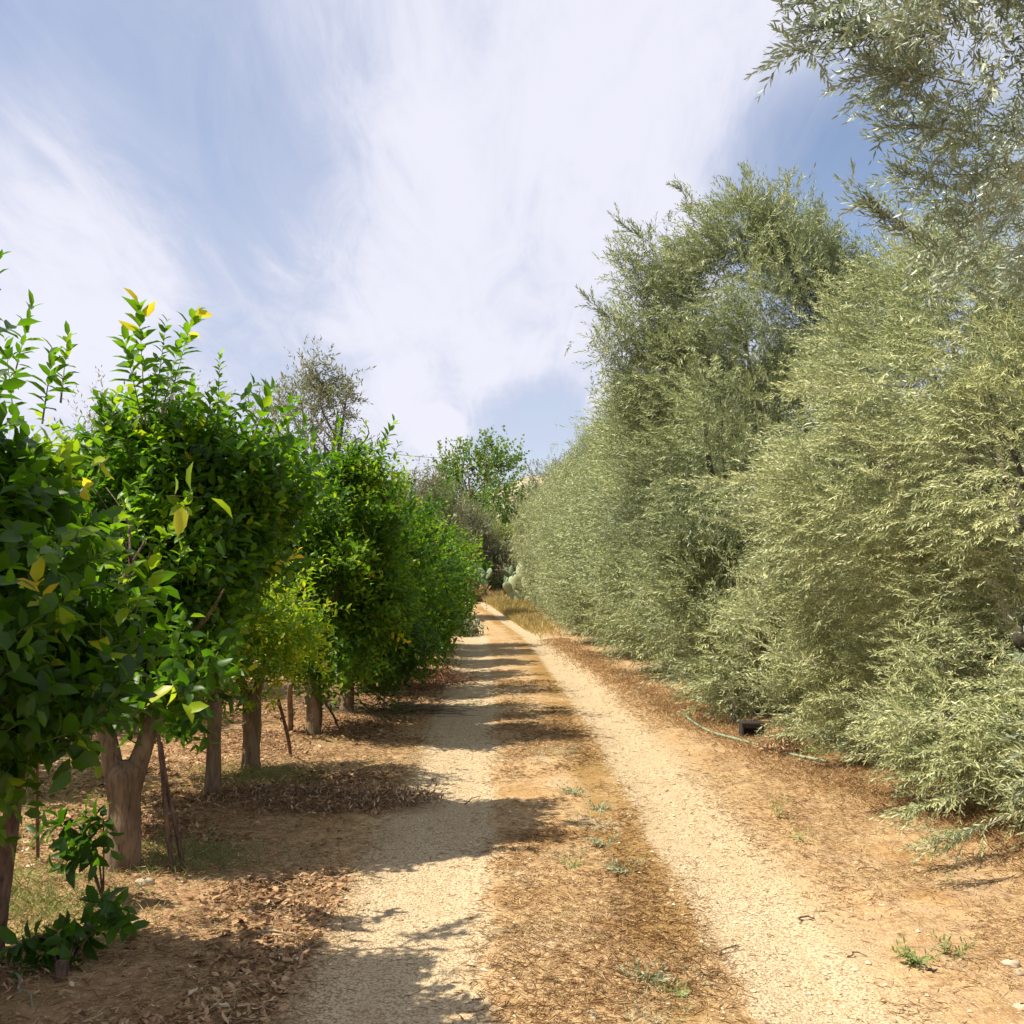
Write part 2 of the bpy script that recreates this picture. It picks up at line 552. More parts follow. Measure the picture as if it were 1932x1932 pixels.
def ground_mat(name):
    m, t = new_mat(name)
    pos = t.n('ShaderNodeNewGeometry').outputs['Position']
    lat = t.n('ShaderNodeAttribute', attribute_name='lat').outputs['Fac']
    sp = t.n('ShaderNodeSeparateXYZ', i_0=pos)
    w1 = t.noise(pos, 0.9, 4, 0.6)
    w2 = t.noise(pos, 5.0, 5, 0.65)
    w3 = t.noise(pos, 24.0, 5, 0.7)
    w4 = t.noise(pos, 90.0, 3, 0.7)
    l2 = t.math('ADD', lat, t.math('MULTIPLY', t.math('SUBTRACT', w1, 0.5), 0.28))
    l2 = t.math('ADD', l2, t.math('MULTIPLY', t.math('SUBTRACT', w2, 0.5), 0.24))
    l2 = t.math('ADD', l2, t.math('MULTIPLY', t.math('SUBTRACT', w3, 0.5), 0.18))

    def band(a0, a1, b0, b1):
        return t.math('MULTIPLY', t.ss(l2, a0, a1), t.math('SUBTRACT', 1.0, t.ss(l2, b0, b1)))
    rL = band(-1.25, -1.02, -0.44, -0.36)
    rR = band(0.53, 0.62, 1.02, 1.42)
    rut = t.math('MAXIMUM', rL, rR)
    # bare gravel patches in the grassy middle
    patch = t.math('MULTIPLY', t.ss(t.noise(pos, 1.7, 4, 0.6, 0.3), 0.54, 0.66), 0.75)
    mid = t.math('MULTIPLY', band(-0.5, -0.4, 0.35, 0.5), patch)
    rut = t.math('MAXIMUM', rut, mid)
    side = t.math('MULTIPLY', t.ss(t.noise(pos, 2.3, 5, 0.65, 0.2), 0.56, 0.70), 0.35)
    rut = t.math('MAXIMUM', rut, side)
    vor = t.n('ShaderNodeTexVoronoi', i_Vector=pos, i_Scale=75.0)
    vd = vor.outputs['Distance']
    vor2 = t.n('ShaderNodeTexVoronoi', i_Vector=pos, i_Scale=210.0)
    gcol = t.mix(w3, (0.45, 0.345, 0.21, 1), (0.67, 0.555, 0.355, 1))
    gcol = t.mix(t.ss(vd, 0.45, 0.75), gcol, (0.30, 0.20, 0.11, 1))
    gcol = t.mix(t.math('MULTIPLY', t.ss(vor2.outputs['Distance'], 0.5, 0.8), 0.4), gcol, (0.26, 0.17, 0.09, 1))
    gcol = t.mix(t.math('MULTIPLY', t.ss(w1, 0.45, 0.7), 0.4), gcol, (0.50, 0.37, 0.22, 1))
    mpt = t.n('ShaderNodeMapping', i_Vector=pos, i_Scale=(6, .7, 1)).outputs[0]
    gcol = t.mix(t.math('MULTIPLY', t.ss(t.noise(mpt, 1.3, 5, .65), 0.48, 0.64), 0.45), gcol, (0.40, 0.285, 0.155, 1))
    scol = t.mix(t.ss(w2, 0.32, 0.68), (0.24, 0.135, 0.062, 1), (0.45, 0.295, 0.15, 1))
    scol = t.mix(t.ss(w3, 0.36, 0.70), scol, (0.52, 0.36, 0.18, 1))
    scol = t.mix(t.math('MULTIPLY', t.ss(t.noise(pos, 1.2, 3, 0.5), 0.52, 0.68), 0.45), scol, (0.33, 0.17, 0.045, 1))
    scol = t.mix(t.math('MULTIPLY', t.ss(w4, 0.55, 0.70), 0.5), scol, (0.14, 0.075, 0.035, 1))
    # orchard floor on the left: browner, crumbly, with dead leaves
    lcol = t.mix(t.ss(w2, 0.3, 0.7), (0.24, 0.125, 0.062, 1), (0.45, 0.275, 0.145, 1))
    lcol = t.mix(t.ss(w3, 0.45, 0.75), lcol, (0.55, 0.38, 0.21, 1))
    lcol = t.mix(t.math('MULTIPLY', t.ss(t.noise(pos, 0.8, 3, 0.5), 0.55, 0.66), 0.5), lcol, (0.26, 0.24, 0.06, 1))
    lf = t.math('SUBTRACT', 1.0, t.ss(l2, -2.1, -1.2))
    scol = t.mix(lf, scol, lcol)
    # far ground: pale earth and olive scrub
    fr_ = t.math('MULTIPLY', band(0.18, 0.34, 0.52, 0.66), t.ss(w1, 0.35, 0.55))
    scol = t.mix(t.math('MULTIPLY', fr_, 0.7), scol, (0.24, 0.135, 0.028, 1))
    vg = t.math('MULTIPLY', t.ss(l2, 1.1, 1.6), t.ss(t.noise(pos, 3.1, 6, 0.7, 0.5), 0.45, 0.65))
    scol = t.mix(t.math('MULTIPLY', vg, 0.55), scol, (0.36, 0.25, 0.16, 1))
    far = t.ss(sp.outputs[1], 60.0, 130.0)
    fcol = t.mix(t.ss(t.noise(pos, 0.25, 6, 0.7), 0.42, 0.58), (0.36, 0.28, 0.17, 1), (0.11, 0.13, 0.055, 1))
    col = t.mix(rut, scol, gcol)
    col = t.mix(far, col, fcol)
    hgt = t.math('ADD', t.math('MULTIPLY', w3, 0.9), t.math('MULTIPLY', t.math('SUBTRACT', 1.0, vd), 0.55))
    hgt = t.math('ADD', hgt, t.math('MULTIPLY', w4, 0.5))
    b = t.n('ShaderNodeBump', i_Height=hgt, i_Strength=0.75, i_Distance=0.014)
    p = t.n('ShaderNodeBsdfPrincipled', i_Base_Color=col, i_Roughness=0.95, i_Normal=b.outputs[0])
    p.inputs['Specular IOR Level'].default_value = 0.15
    t.n('ShaderNodeOutputMaterial', i_Surface=p)
    return m


M_GROUND = ground_mat('earth_and_gravel')

# ------------------------------------------------------------------ ground and path
xs = np.concatenate([-np.geomspace(600, 8, 40), np.arange(-7.9, 7.9, 0.08), np.geomspace(8, 600, 40)])
ys = np.concatenate([np.linspace(-60, 1.0, 30), np.arange(1.1, 16, 0.08), np.linspace(16, 60, 130), np.geomspace(60.8, 900, 50)])
X, Y = np.meshgrid(xs, ys, indexing='ij')
Z = hf(X, Y)
mb = MB()
mb.add(np.stack([X, Y, Z], -1).reshape(-1, 3), grid_tris(len(xs), len(ys)))
g = mb.build('ground', M_GROUND, vattr={'lat': (X - pc(Y)).ravel()})
tag(g, 'dry straw covered earth of the orchard floor', 'ground', kind='structure')
ls = np.arange(-1.5, 1.71, 0.07)
ys2 = np.concatenate([np.arange(-6, 16, 0.08), np.linspace(16, 72, 170)])
Lm, Y2 = np.meshgrid(ls, ys2, indexing='ij')
X2 = Lm + pc(Y2)
edge = np.minimum(Lm - ls[0], ls[-1] - Lm)
Z2 = hf(X2, Y2) + np.where(edge < 0.01, -0.03, 0.009)
mb = MB()
mb.add(np.stack([X2, Y2, Z2], -1).reshape(-1, 3), grid_tris(len(ls), len(ys2)))
g = mb.build('path', M_GROUND, vattr={'lat': Lm.ravel()})
tag(g, 'pale gravel farm track with two wheel ruts', 'path', kind='structure')


def sheet_z(x, y):
    return hf(x, y) + 0.009


# hill
hx = np.linspace(-500, 500, 160)
hy = np.linspace(220, 620, 60)
HX, HY = np.meshgrid(hx, hy, indexing='ij')
crest = 14 + 30 / (1 + np.exp(-(HX + 15) / 22)) + 3.0 * fs(HX * .03, HY * .03, 0, 8) + 1.2 * fs(HX * .12, HY * .12, 0, 9)
prof = np.sin(np.clip((HY - 220) / 190, 0, 1) * np.pi / 2)
HZ = 2 + crest * prof
mb = MB()
mb.add(np.stack([HX, HY, HZ], -1).reshape(-1, 3), grid_tris(len(hx), len(hy)))
m, t = new_mat('hill_scrub')
pos = t.n('ShaderNodeNewGeometry').outputs['Position']
c = t.mix(t.ss(t.noise(pos, 0.12, 6, 0.7), 0.45, 0.56), (0.42, 0.34, 0.22, 1), (0.13, 0.15, 0.07, 1))
p = t.n('ShaderNodeBsdfPrincipled', i_Base_Color=c, i_Roughness=1.0)
t.n('ShaderNodeOutputMaterial', i_Surface=p)
g = mb.build('hill', m)
tag(g, 'tan scrubby hill rising beyond the end of the track', 'hill', kind='structure')


# ------------------------------------------------------------------ citrus trees
def citrus_crown(seed, lobes, ncl, per, L, Wd, k, tint=0.42, new=0.28, slen=0.24, spread=0.085, gap=-.55, upb=0.6, kind='broad', newtint=0.29, amp=0.36, fr=2.1):
    rng = np.random.default_rng(seed)
    P, N, cid = crown_pts(rng, lobes, ncl, per, spread, shell=0.25, seed=seed, amp=amp, freq=fr, gap=gap, gf=2.6)
    D = N * 0.7 + np.array([0, 0, upb]) + rng.normal(size=P.shape) * 0.45
    mb = MB()
    nc = cid.max() + 1
    isnew = rng.random(nc) < new
    hz = (P[:, 2] - P[:, 2].min()) / np.ptp(P[:, 2])
    tn = tint + rng.normal(size=nc)[cid] * 0.09 + isnew[cid] * newtint * (0.5 + hz) - 0.06
    tn = tn + rng.normal(size=len(P)) * 0.05
    yel = rng.random(len(P)) < 0.004
    tn[yel] = 0.95
    tn[~yel] = np.clip(tn[~yel], 0.02, 0.70 if tint < .6 else .855)
    outl = rng.random(len(P)) < .07
    P[outl] += (N[outl] * .5 + np.array([0, 0, .6])) * rng.uniform(.05, .28, (outl.sum(), 1))
    sprigs(mb, rng, P - norm(D) * slen * 0.7, D, slen * (0.8 + 0.5 * rng.random(len(P))), k, L, Wd, kind, tn, tsp=0.07, ang=62, droop=0.12, curl=0.22, up=0.6, lv=0.35, twr=0.0022)
    return mb, rng


def top_shoot(mb, rng, base, tip, k, L, Wd, tint, kind='broad', r=0.006, ang=60, yellow=False):
    base, tip = np.array(base, float), np.array(tip, float)
    d = tip - base
    ln = np.linalg.norm(d)
    sprigs(mb, rng, base[None], d[None], ln, k, L, Wd, kind, tint, tsp=0.09, ang=ang, droop=0.02, curl=0.22, up=0.3, lv=0.3, twr=r, t0=0.12)
    if yellow:
        for q in range(3):
            dd = norm(d / ln + rng.normal(size=3) * 0.7)
            leaves(mb, tip[None] - d[None] * 0.1 * q, dd[None], rng.normal(size=(1, 3)), L, Wd * 1.1, 0.97)


SEED_ = [0.0]


def seed_():
    SEED_[0] += 1.7
    return SEED_[0]


def citrus_trunk(mb, rng, r, fork, hgt, lean=(0, 0), spread=0.45, nb=4, base_r=None, sub=3, off=(0, 0), a0=None):
    fx, fy = lean
    Lp = smoothline([(0, 0, -0.08), (fx * .4 + r * .1, fy * .4, fork * .5), (fx, fy, fork + r * .6)], 22)
    ff = np.linspace(0, 1, 22)
    rp = r * (1.0 + .55 * np.exp(-ff * 11) + .05 * np.sin(ff * 9 + seed_()) + .04 * ff) * np.where(ff > .86, np.sqrt(np.clip(1 - ((ff - .86) / .15) ** 2, .05, 1)), 1)
    tube(mb, Lp, rp, 18, 0, 0.5, 0.07, int(rng.integers(1e6)))
    a0 = rng.uniform(0, 6.28) if a0 is None else a0
    for q in range(nb):
        a = a0 + q * 6.283 / nb + rng.normal() * 0.25
        ex = fx + math.cos(a) * spread
        ey = fy + math.sin(a) * spread
        mid = (fx + math.cos(a) * spread * .42, fy + math.sin(a) * spread * .42, fork + (hgt - fork) * 0.28)
        ex, ey = ex + off[0], ey + off[1]
        mid = (mid[0] + off[0] * .3, mid[1] + off[1] * .3, mid[2])
        end = (ex, ey, fork + (hgt - fork) * rng.uniform(.65, .85))
        limb(mb, [(fx + math.cos(a) * r * .25, fy + math.sin(a) * r * .25, fork - r * 1.6), mid, end], r * 0.72, r * 0.16, 14, 10, 0, 0.06, int(rng.integers(1e6)))
        for s_ in range(sub):
            f = rng.uniform(.3, .8)
            b0 = np.array(mid) * (1 - f) + np.array(end) * f
            e2 = b0 + np.array([rng.normal() * .35, rng.normal() * .35, rng.uniform(.1, .5)])
            limb(mb, [b0, (b0 + e2) / 2 + rng.normal(size=3) * .04, e2], r * 0.22, r * 0.05, 6, 6, 0, 0.0, 1)


CG = 'citrus trees in the row along the left edge of the track'


def citrus_tree(x, y, label, seed, lobes, ncl, per, L, Wd, k, trunk, tint=0.42, new=0.28, shoots=(), name='citrus_tree', group=CG, bark=None, hang=(), **kw):
    z = gz(x, y)
    root = thing(name, label, 'tree', (x, y, z), group)
    o = np.array([x, y, z])
    mb, rng = citrus_crown(seed, lobes, ncl, per, L, Wd, k, tint, new, **kw)
    for s_ in shoots:
        b = W(*s_['b']) - o
        tp = W(*s_['t']) - o
        top_shoot(mb, rng, b, tp, s_.get('k', 14), s_.get('L', L), s_.get('W', Wd), s_.get('tint', 0.5), ang=s_.get('ang', 60), yellow=s_.get('yellow', False))
    for (a, b, d, kk, LL, tnn) in hang:
        tp = W(a, b, d) - o
        for q in range(2):
            D = norm(rng.normal(size=3) * .6 + np.array([.1, -.4, -.3]))
            sprigs(mb, rng, tp[None] - D[None] * .08, D[None], .19, kk, LL, LL * .51, 'broad', tnn, tsp=.05, ang=70, droop=.2, curl=.22, up=.6, twr=.003)
    mb.build('crown', [M_CIT, M_GTWIG], root)
    tb = MB()
    citrus_trunk(tb, rng, *trunk[:3], **(trunk[3] if len(trunk) > 3 else {}))
    tb.build('trunk', bark or M_CBARK, root)
    return root


# lobes are local (x, y, z, rx, ry, rz)
# 0: half outside the left edge of the picture
citrus_tree(-2.55, 2.75, 'citrus tree nearest the camera, its leaf tips just entering at the left edge', 10,
            [(0, 0, 1.85, .80, .9, .8), (.0, .1, 1.3, .7, .8, .55), (.0, .6, 2.35, .52, .42, .58), (-.1, .6, 1.7, .6, .5, .5)], 430, 5, .10, .050, 9, (.07, .7, 2.3), tint=0.40, new=0.25)
# 1: slim stem, crown at the left edge
HANG1 = [(120, 1260, 3.75, 10, .105, .30), (160, 1330, 3.7, 9, .115, .28), (95, 1330, 3.7, 8, .105, .30), (130, 1400, 3.65, 8, .115, .27), (190, 1210, 3.7, 3, .15, .84),
                           (215, 1290, 3.75, 7, .11, .2), (100, 1190, 3.9, 8, .10, .35), (250, 1180, 4.0, 9, .10, .22), (50, 1230, 3.8, 8, .10, .5)]
HANG2 = [(340, 1290, 4.75, 9, .10, .22), (370, 1340, 4.7, 10, .105, .18), (335, 1300, 4.6, 2, .15, .84), (330, 1370, 4.7, 8, .10, .2), (290, 1300, 4.8, 9, .10, .25),
                           (355, 930, 4.4, 2, .15, .80), (185, 880, 4.2, 2, .11, .93), (230, 1340, 4.9, 9, .10, .15), (400, 1250, 4.9, 9, .09, .3), (330, 1230, 4.8, 8, .09, .3)]
T1 = citrus_tree(-2.10, 4.25, 'citrus tree with a slim dark leaning stem at the left edge of the photo', 11,
                 [(-.12, -.6, 1.70, .64, .55, .56), (.05, -.65, 1.40, .52, .45, .42), (-.6, -.4, 1.4, .7, .5, .5), (-.02, -.45, 1.96, .40, .35, .32), (-.25, -.3, 1.15, .7, .45, .3)], 430, 8, .092, .050, 9,
                 (.032, .95, 2.0, dict(lean=(.16, -.12), spread=.45, nb=3)), bark=M_STAKE, tint=0.30, new=0.14,
                 shoots=[dict(b=(20, 740, 4.4), t=(60, 575, 4.5), k=26, L=.075, W=.026, tint=.45), dict(b=(115, 760, 4.5), t=(128, 630, 4.6), k=26, L=.07, W=.027, tint=.58),
                         dict(b=(-30, 660, 3.9), t=(0, 480, 3.9), k=12, L=.07, W=.02, tint=.2), dict(b=(30, 820, 4.2), t=(10, 640, 4.2), k=16, L=.07, W=.03, tint=.35)], hang=HANG1)
# 2: thick trunk
T2 = citrus_tree(-2.10, 5.62, 'citrus tree with the thickest pale forked trunk and two poles leaning beside it', 12,
                 [(-.22, .80, 1.80, .85, .62, .60), (.12, .42, 1.58, .45, .42, .42), (-.5, .65, 1.60, .6, .5, .5), (.18, .9, 2.05, .46, .5, .50), (-.1, .2, 1.22, .62, .45, .36), (-.2, .7, 2.15, .5, .45, .35)], 600, 8, .088, .047, 9,
                 (.088, .52, 2.0, dict(spread=.42, nb=2, off=(-.05, .45), sub=2, a0=.15)), tint=0.40, new=0.36,
                 shoots=[dict(b=(275, 800, 5.9), t=(262, 575, 5.9), k=30, L=.13, W=.065, tint=.55, yellow=True, ang=72), dict(b=(270, 800, 5.8), t=(235, 640, 5.7), k=24, L=.135, W=.068, tint=.45, ang=75), dict(b=(300, 800, 5.8), t=(340, 640, 5.7), k=22, L=.10, W=.05, tint=.45, ang=75), dict(b=(80, 800, 4.4), t=(100, 660, 4.4), k=20, L=.09, W=.04, tint=.4), dict(b=(310, 790, 6.0), t=(365, 590, 6.0), k=28, L=.12, W=.055, tint=.52, yellow=True, ang=68),
                         dict(b=(290, 780, 5.9), t=(315, 600, 5.9), k=26, L=.08, W=.04, tint=.5), dict(b=(410, 800, 6.1), t=(415, 668, 6.1), k=28, L=.06, W=.026, tint=.62),
                         dict(b=(480, 820, 6.0), t=(510, 735, 6.0), k=12, L=.13, W=.07, tint=.55), dict(b=(390, 800, 6.0), t=(400, 740, 6.0), k=14, L=.09, W=.045, tint=.5)], hang=HANG2)
# 3
citrus_tree(-2.16, 7.5, 'citrus tree with a slender straight trunk between the pole pair and the lime green regrowth', 13,
            [(-.15, -.55, 2.02, .80, .58, .52), (.20, -.6, 2.08, .5, .45, .45), (-.45, -.6, 1.6, .6, .5, .5), (-.6, -.5, 1.25, .4, .5, .36)], 400, 7, .082, .043, 8,
            (.052, .95, 2.1, dict(spread=.4, nb=3, off=(-.1, -.2))), tint=0.38, new=0.30)
# 4 lime regrowth
citrus_tree(-2.14, 8.5, 'low bushy citrus tree with bright lime yellow new growth over a pale trunk', 14,
            [(-.12, -.3, 1.10, .56, .5, .42), (.25, -.45, 1.12, .42, .45, .38), (-.28, -.6, .78, .36, .35, .33)], 270, 5, .062, .026, 10,
            (.068, .62, 1.4, dict(spread=.3, nb=3)), tint=0.79, new=0.15, slen=.20, newtint=0.05)
# 5,6: tall dark-green pair
citrus_tree(-2.0, 10.4, 'tallest full citrus tree behind the lime green regrowth, a sprig standing out to the right', 15,
            [(0.02, 0, 1.95, .82, .8, .80), (.30, -.2, 2.3, .5, .5, .52), (-.35, .1, 2.4, .4, .4, .45), (.10, 0, 1.25, .80, .7, .60), (.45, .2, 1.6, .5, .5, .5)], 640, 8, .075, .037, 8,
            (.068, .8, 2.5, dict(spread=.45, nb=3)), tint=0.42, new=0.45,
            shoots=[dict(b=(705, 890, 10.0), t=(742, 795, 10.0), k=20, L=.12, W=.05, tint=.55), dict(b=(630, 870, 10.2), t=(640, 795, 10.2), k=20, L=.10, W=.04, tint=.6), dict(b=(560, 880, 10.2), t=(540, 800, 10.2), k=20, L=.1, W=.04, tint=.55)])
citrus_tree(-1.93, 12.1, 'dark leafy citrus tree whose low skirt hangs over a heap of grey prunings', 16,
            [(0.05, 0, 1.75, .90, .85, .85), (.25, -.1, .95, .75, .7, .62)], 520, 8, .075, .037, 7,
            (.072, .6, 2.3, dict(spread=.45, nb=3)), tint=0.34, new=0.30)
far = [(-2.02, 14.4, 'citrus tree with a rounded top just past the tree above the grey prunings', 17, 2.55),
       (-1.95, 16.8, 'bushy citrus tree fourth from the far end of the left row', 18, 2.45),
       (-1.95, 19.2, 'bushy citrus tree third from the far end of the left row', 19, 2.55),
       (-1.95, 21.6, 'bushy citrus tree next to last at the far end of the left row', 20, 2.75),
       (-1.95, 24.0, 'last citrus tree at the far end of the left row', 21, 2.95)]
for (x, y, lab, sd, h) in far:
    citrus_tree(x, y, lab, sd, [(0.0, 0, h * .64, 1.02, 1.0, h * .33), (.12, -.1, h * .34, .95, .9, h * .27), (.1, 0, h * .8, .6, .6, h * .2)], 480, 5, .085, .044, 6,
                (.08, .6, 2.2, dict(spread=.4, nb=3, sub=1)), tint=0.36, new=0.40, slen=.24, spread=.12, kind='slim')

# second row, seen only through the gaps
mb, rng = citrus_crown(40, [(0, 0, 1.75, 1.25, 1.2, .95), (0, 0, 1.15, 1.1, 1.1, .5)], 420, 4, .10, .052, 7, 0.40, 0.3, kind='slim', spread=.14)
tb = MB()
citrus_trunk(tb, rng, .09, .7, 2.2, spread=.4, nb=3, sub=1)
root0 = thing('citrus_tree', 'citrus tree in the row behind, seen past the slim dark stem at the left edge', 'tree', (-5.2, 7.6, gz(-5.2, 7.6)), 'citrus trees in the second row further left')
cr = mb.build('crown', [M_CIT, M_GTWIG], root0)
tk = tb.build('trunk', M_CBARK, root0)


def copy_thing(root, loc, rz, label, sc=1.0, group=None):
    r = root.copy()
    COL.objects.link(r)
    r.location = loc
    r.rotation_euler = (0, 0, rz)
    r.scale = (sc, sc, sc)
    r['label'] = label
    if group: r['group'] = group
    for ch in list(root.children):
        c = ch.copy()
        COL.objects.link(c)
        c.parent = r
    return r


for (x, y, rz, sc, lab) in [(-5.3, 10.6, 1.3, 1.0, 'citrus tree in the row behind, between the thick trunk and the poles'),
                            (-5.1, 13.8, 2.6, 1.05, 'citrus tree in the row behind, seen past the slender straight trunk'),
                            (-5.2, 17.2, 4.0, 1.0, 'citrus tree in the row behind, seen under the lime green regrowth'),
                            (-5.0, 21.0, 5.2, 1.05, 'citrus tree in the row behind, farthest one seen beneath the dark crowns'),
                            (-8.3, 12.0, .7, 1.1, 'citrus tree in the third row, low at the left edge'),
                            (-8.2, 16.5, 3.3, 1.1, 'citrus tree in the third row behind the thick forked trunk'),
                            (-8.0, 21.5, 2.1, 1.1, 'citrus tree in the third row behind the lime green regrowth'),
                            (-11.5, 15.0, 5.0, 1.2, 'citrus tree farthest left, only glimpsed under the crowns at the left edge')]:
    copy_thing(root0, (x, y, gz(x, y)), rz, lab, sc)


# ------------------------------------------------------------------ olive trees
def olive_crown(seed, lobes, ncl, per, L, Wd, k, slen=.22, spread=.13, tint=0.5, bias=(-.5, 0, .25), kind='slim', amp=.14, freq=1.1, shell=.18, twr=.0016, gap=-.6, gf=1.5, nd=.8):
    rng = np.random.default_rng(seed)
    P, N, cid = crown_pts(rng, lobes, ncl, per, spread, shell=shell, seed=seed, amp=amp, freq=freq, keep=.7, gap=gap, gf=gf)
    nc = cid.max() + 1
    cd = rng.normal(size=(nc, 3))[cid]
    D = N * nd + np.array(bias) + cd * 0.38 + rng.normal(size=P.shape) * 0.30
    mb = MB()
    tn = tint + rng.normal(size=nc)[cid] * 0.10 + 0.10 * fs(P[:, 0] * .9, P[:, 1] * .9, P[:, 2] * .9, seed + 5) + rng.normal(size=len(P)) * .06
    tn = np.clip(tn, 0.02, .97)
    ln = slen * (0.7 + 0.7 * rng.random(len(P)))
    sprigs(mb, rng, P - norm(D) * slen * .6, D, ln, k, L, Wd, kind, tn, tsp=0.10, ang=42, droop=0.05, curl=0.06, up=0.5, opp=True, twr=twr * .75, lv=.3, fold=.3)
    return mb, rng


def olive_trunk(mb, rng, r, h, spread=.9, nb=5, mat=0, x0=(0, 0)):
    for q in range(2):
        a = rng.uniform(0, 6.28)
        limb(mb, [(x0[0], x0[1], -.1), (x0[0] + .08 * math.cos(a), x0[1] + .08 * math.sin(a), .35), (x0[0] + .2 * math.cos(a), x0[1] + .2 * math.sin(a), .9)], r, r * .75, 10, 12, mat, .16, int(rng.integers(1e6)), flare=r * .5)
        st = np.array([x0[0] + .2 * math.cos(a), x0[1] + .2 * math.sin(a), .85])
        for b in range(nb):
            aa = rng.uniform(0, 6.28)
            e = st + np.array([math.cos(aa) * spread * rng.uniform(.4, 1), math.sin(aa) * spread * rng.uniform(.4, 1), h * rng.uniform(.45, .75)])
            m_ = (st + e) / 2 + rng.normal(size=3) * .15
            limb(mb, [st, m_, e], r * .45, r * .06, 12, 7, mat, .05, int(rng.integers(1e6)))


OG = 'olive trees forming the tall hedge right of the track'


def olive_tree(x, y, label, seed, lobes, ncl, per, L, Wd, k, trunk=(.11, 4.5), extra=(), group=OG, mats=None, name='olive_tree', **kw):
    z = gz(x, y)
    root = thing(name, label, 'tree', (x, y, z), group)
    mb, rng = olive_crown(seed, lobes, ncl, per, L, Wd, k, **kw)
    for s_ in extra:
        tp = W(*s_['t']) - np.array([x, y, z])
        b = W(*s_['b']) - np.array([x, y, z])
        # a long bare-ish branch with side sprigs
        n = s_.get('n', 14)
        f = rng.uniform(.15, 1, n) ** .8
        P = b + (tp - b) * f[:, None]
        sg = s_.get('side', .5)
        D = norm(tp - b)[None] + rng.normal(size=(n, 3)) * sg
        sprigs(mb, rng, P, D, s_.get('len', .22) * (0.7 + .6 * rng.random(n)), s_.get('k', 16), L * 1.0, Wd, 'slim', s_.get('tint', .4), tsp=.1, ang=40, droop=0.05, curl=.05, up=.5, opp=True, fold=.3)
        limb(mb, [b, (b + tp) / 2 + rng.normal(size=3) * .03, tp], .0045, .0015, 8, 5, 1, 0)
    mb.build('crown', mats or [M_OLI, M_TWIG], root)
    tb = MB()
    olive_trunk(tb, rng, trunk[0], trunk[1])
    tb.build('trunk', M_OBARK, root)
    return root


# A: nearest, overhanging at the top right
ax, ay = 4.3, 5.3
olive_tree(ax, ay, 'nearest olive tree, its loose silvery branches hanging in from the top right corner', 50,
           [(-.95, .2, 4.30, 1.20, 1.2, 1.0), (-2.35, -.5, 4.35, .62, .4, .32), (-1.75, -.2, 4.2, .6, .5, .42), (-1.75, .3, 3.55, .40, .4, .35), (-.75, .35, .5, .8, .8, .5), (-.1, 0, 3.6, .9, 1.0, .8), (.1, -.4, 1.9, 1.1, 1.0, 1.5), (.3, -.6, .9, 1.0, .9, .8), (-.35, .75, .65, .95, .8, .65), (-.15, .0, 5.2, 1.1, 1.1, .8)], 1650, 12, .056, .0105, 18,
           extra=[dict(b=(1760, 60, 4.9), t=(1480, 95, 4.7), n=26, tint=.25), dict(b=(1740, -20, 4.8), t=(1490, -5, 4.8), n=26, tint=.3), dict(b=(1830, 160, 5.0), t=(1600, 120, 4.8), n=26, tint=.3),
                  dict(b=(1700, 30, 4.8), t=(1560, 45, 4.8), n=26, tint=.25), dict(b=(1830, 250, 5.2), t=(1670, 235, 5.0), n=18, tint=.35), dict(b=(1850, 330, 5.3), t=(1700, 330, 5.1), n=22, tint=.4),
                  dict(b=(1780, 500, 5.6), t=(1610, 350, 5.4), n=20, tint=.45, len=.18), dict(b=(1800, 100, 5.0), t=(1690, 150, 5.0), n=20, tint=.35), dict(b=(1800, 480, 5.6), t=(1660, 400, 5.5), n=20, tint=.5)],
           tint=0.50, bias=(-.35, -.1, .0), spread=.09, amp=.28, gap=0.0, gf=1.9, twr=.001, mats=[M_SILVO, M_TWIG])
# B: big bright one
olive_tree(4.15, 7.9, 'broad olive tree with bright yellowish sprays, filling the right edge of the photo', 51,
           [(-.15, -.2, 2.35, 2.05, 1.9, 1.55), (-.1, -.7, 1.15, 1.55, 1.4, 1.05), (-.35, .5, 3.35, 1.35, 1.3, 1.05), (-.55, 1.2, 1.2, 1.5, 1.3, 1.1), (-.65, -1.0, .6, .95, 1.0, .6), (-.85, 1.0, .6, .95, 1.1, .6), (-.9, .2, 2.0, 1.5, 1.3, 1.0), (.2, .2, 3.9, 1.2, 1.2, .85), (-1.35, 1.7, .42, .6, .8, .42), (-.85, -1.4, 2.2, .75, .7, .9), (-.55, -1.6, 1.2, .8, .6, .6), (-.75, -2.05, .50, .70, .65, .48), (-1.05, -1.0, .45, .7, .8, .42)], 3300, 13, .047, .0085, 20, trunk=(.13, 4),
           extra=[dict(b=(1500, 905, 6.9), t=(1305, 912, 6.6), n=24, tint=.75, side=.25, len=.16), dict(b=(1700, 730, 6.6), t=(1490, 740, 6.4), n=20, tint=.75, side=.3),
                  dict(b=(1560, 1260, 7.0), t=(1440, 1220, 6.8), n=16, tint=.7, side=.3), dict(b=(1850, 1480, 5.9), t=(1715, 1535, 5.7), n=26, tint=.6, side=.35), dict(b=(1900, 1540, 5.5), t=(1770, 1590, 5.4), n=24, tint=.5, side=.35),
                  dict(b=(1820, 1330, 5.9), t=(1690, 1370, 5.8), n=20, tint=.7, side=.35), dict(b=(1400, 1250, 7.4), t=(1440, 1080, 7.2), n=14, tint=.6)],
           tint=0.62, bias=(-.75, -.1, .12), spread=.10, gap=-.40, gf=1.5, amp=.2)
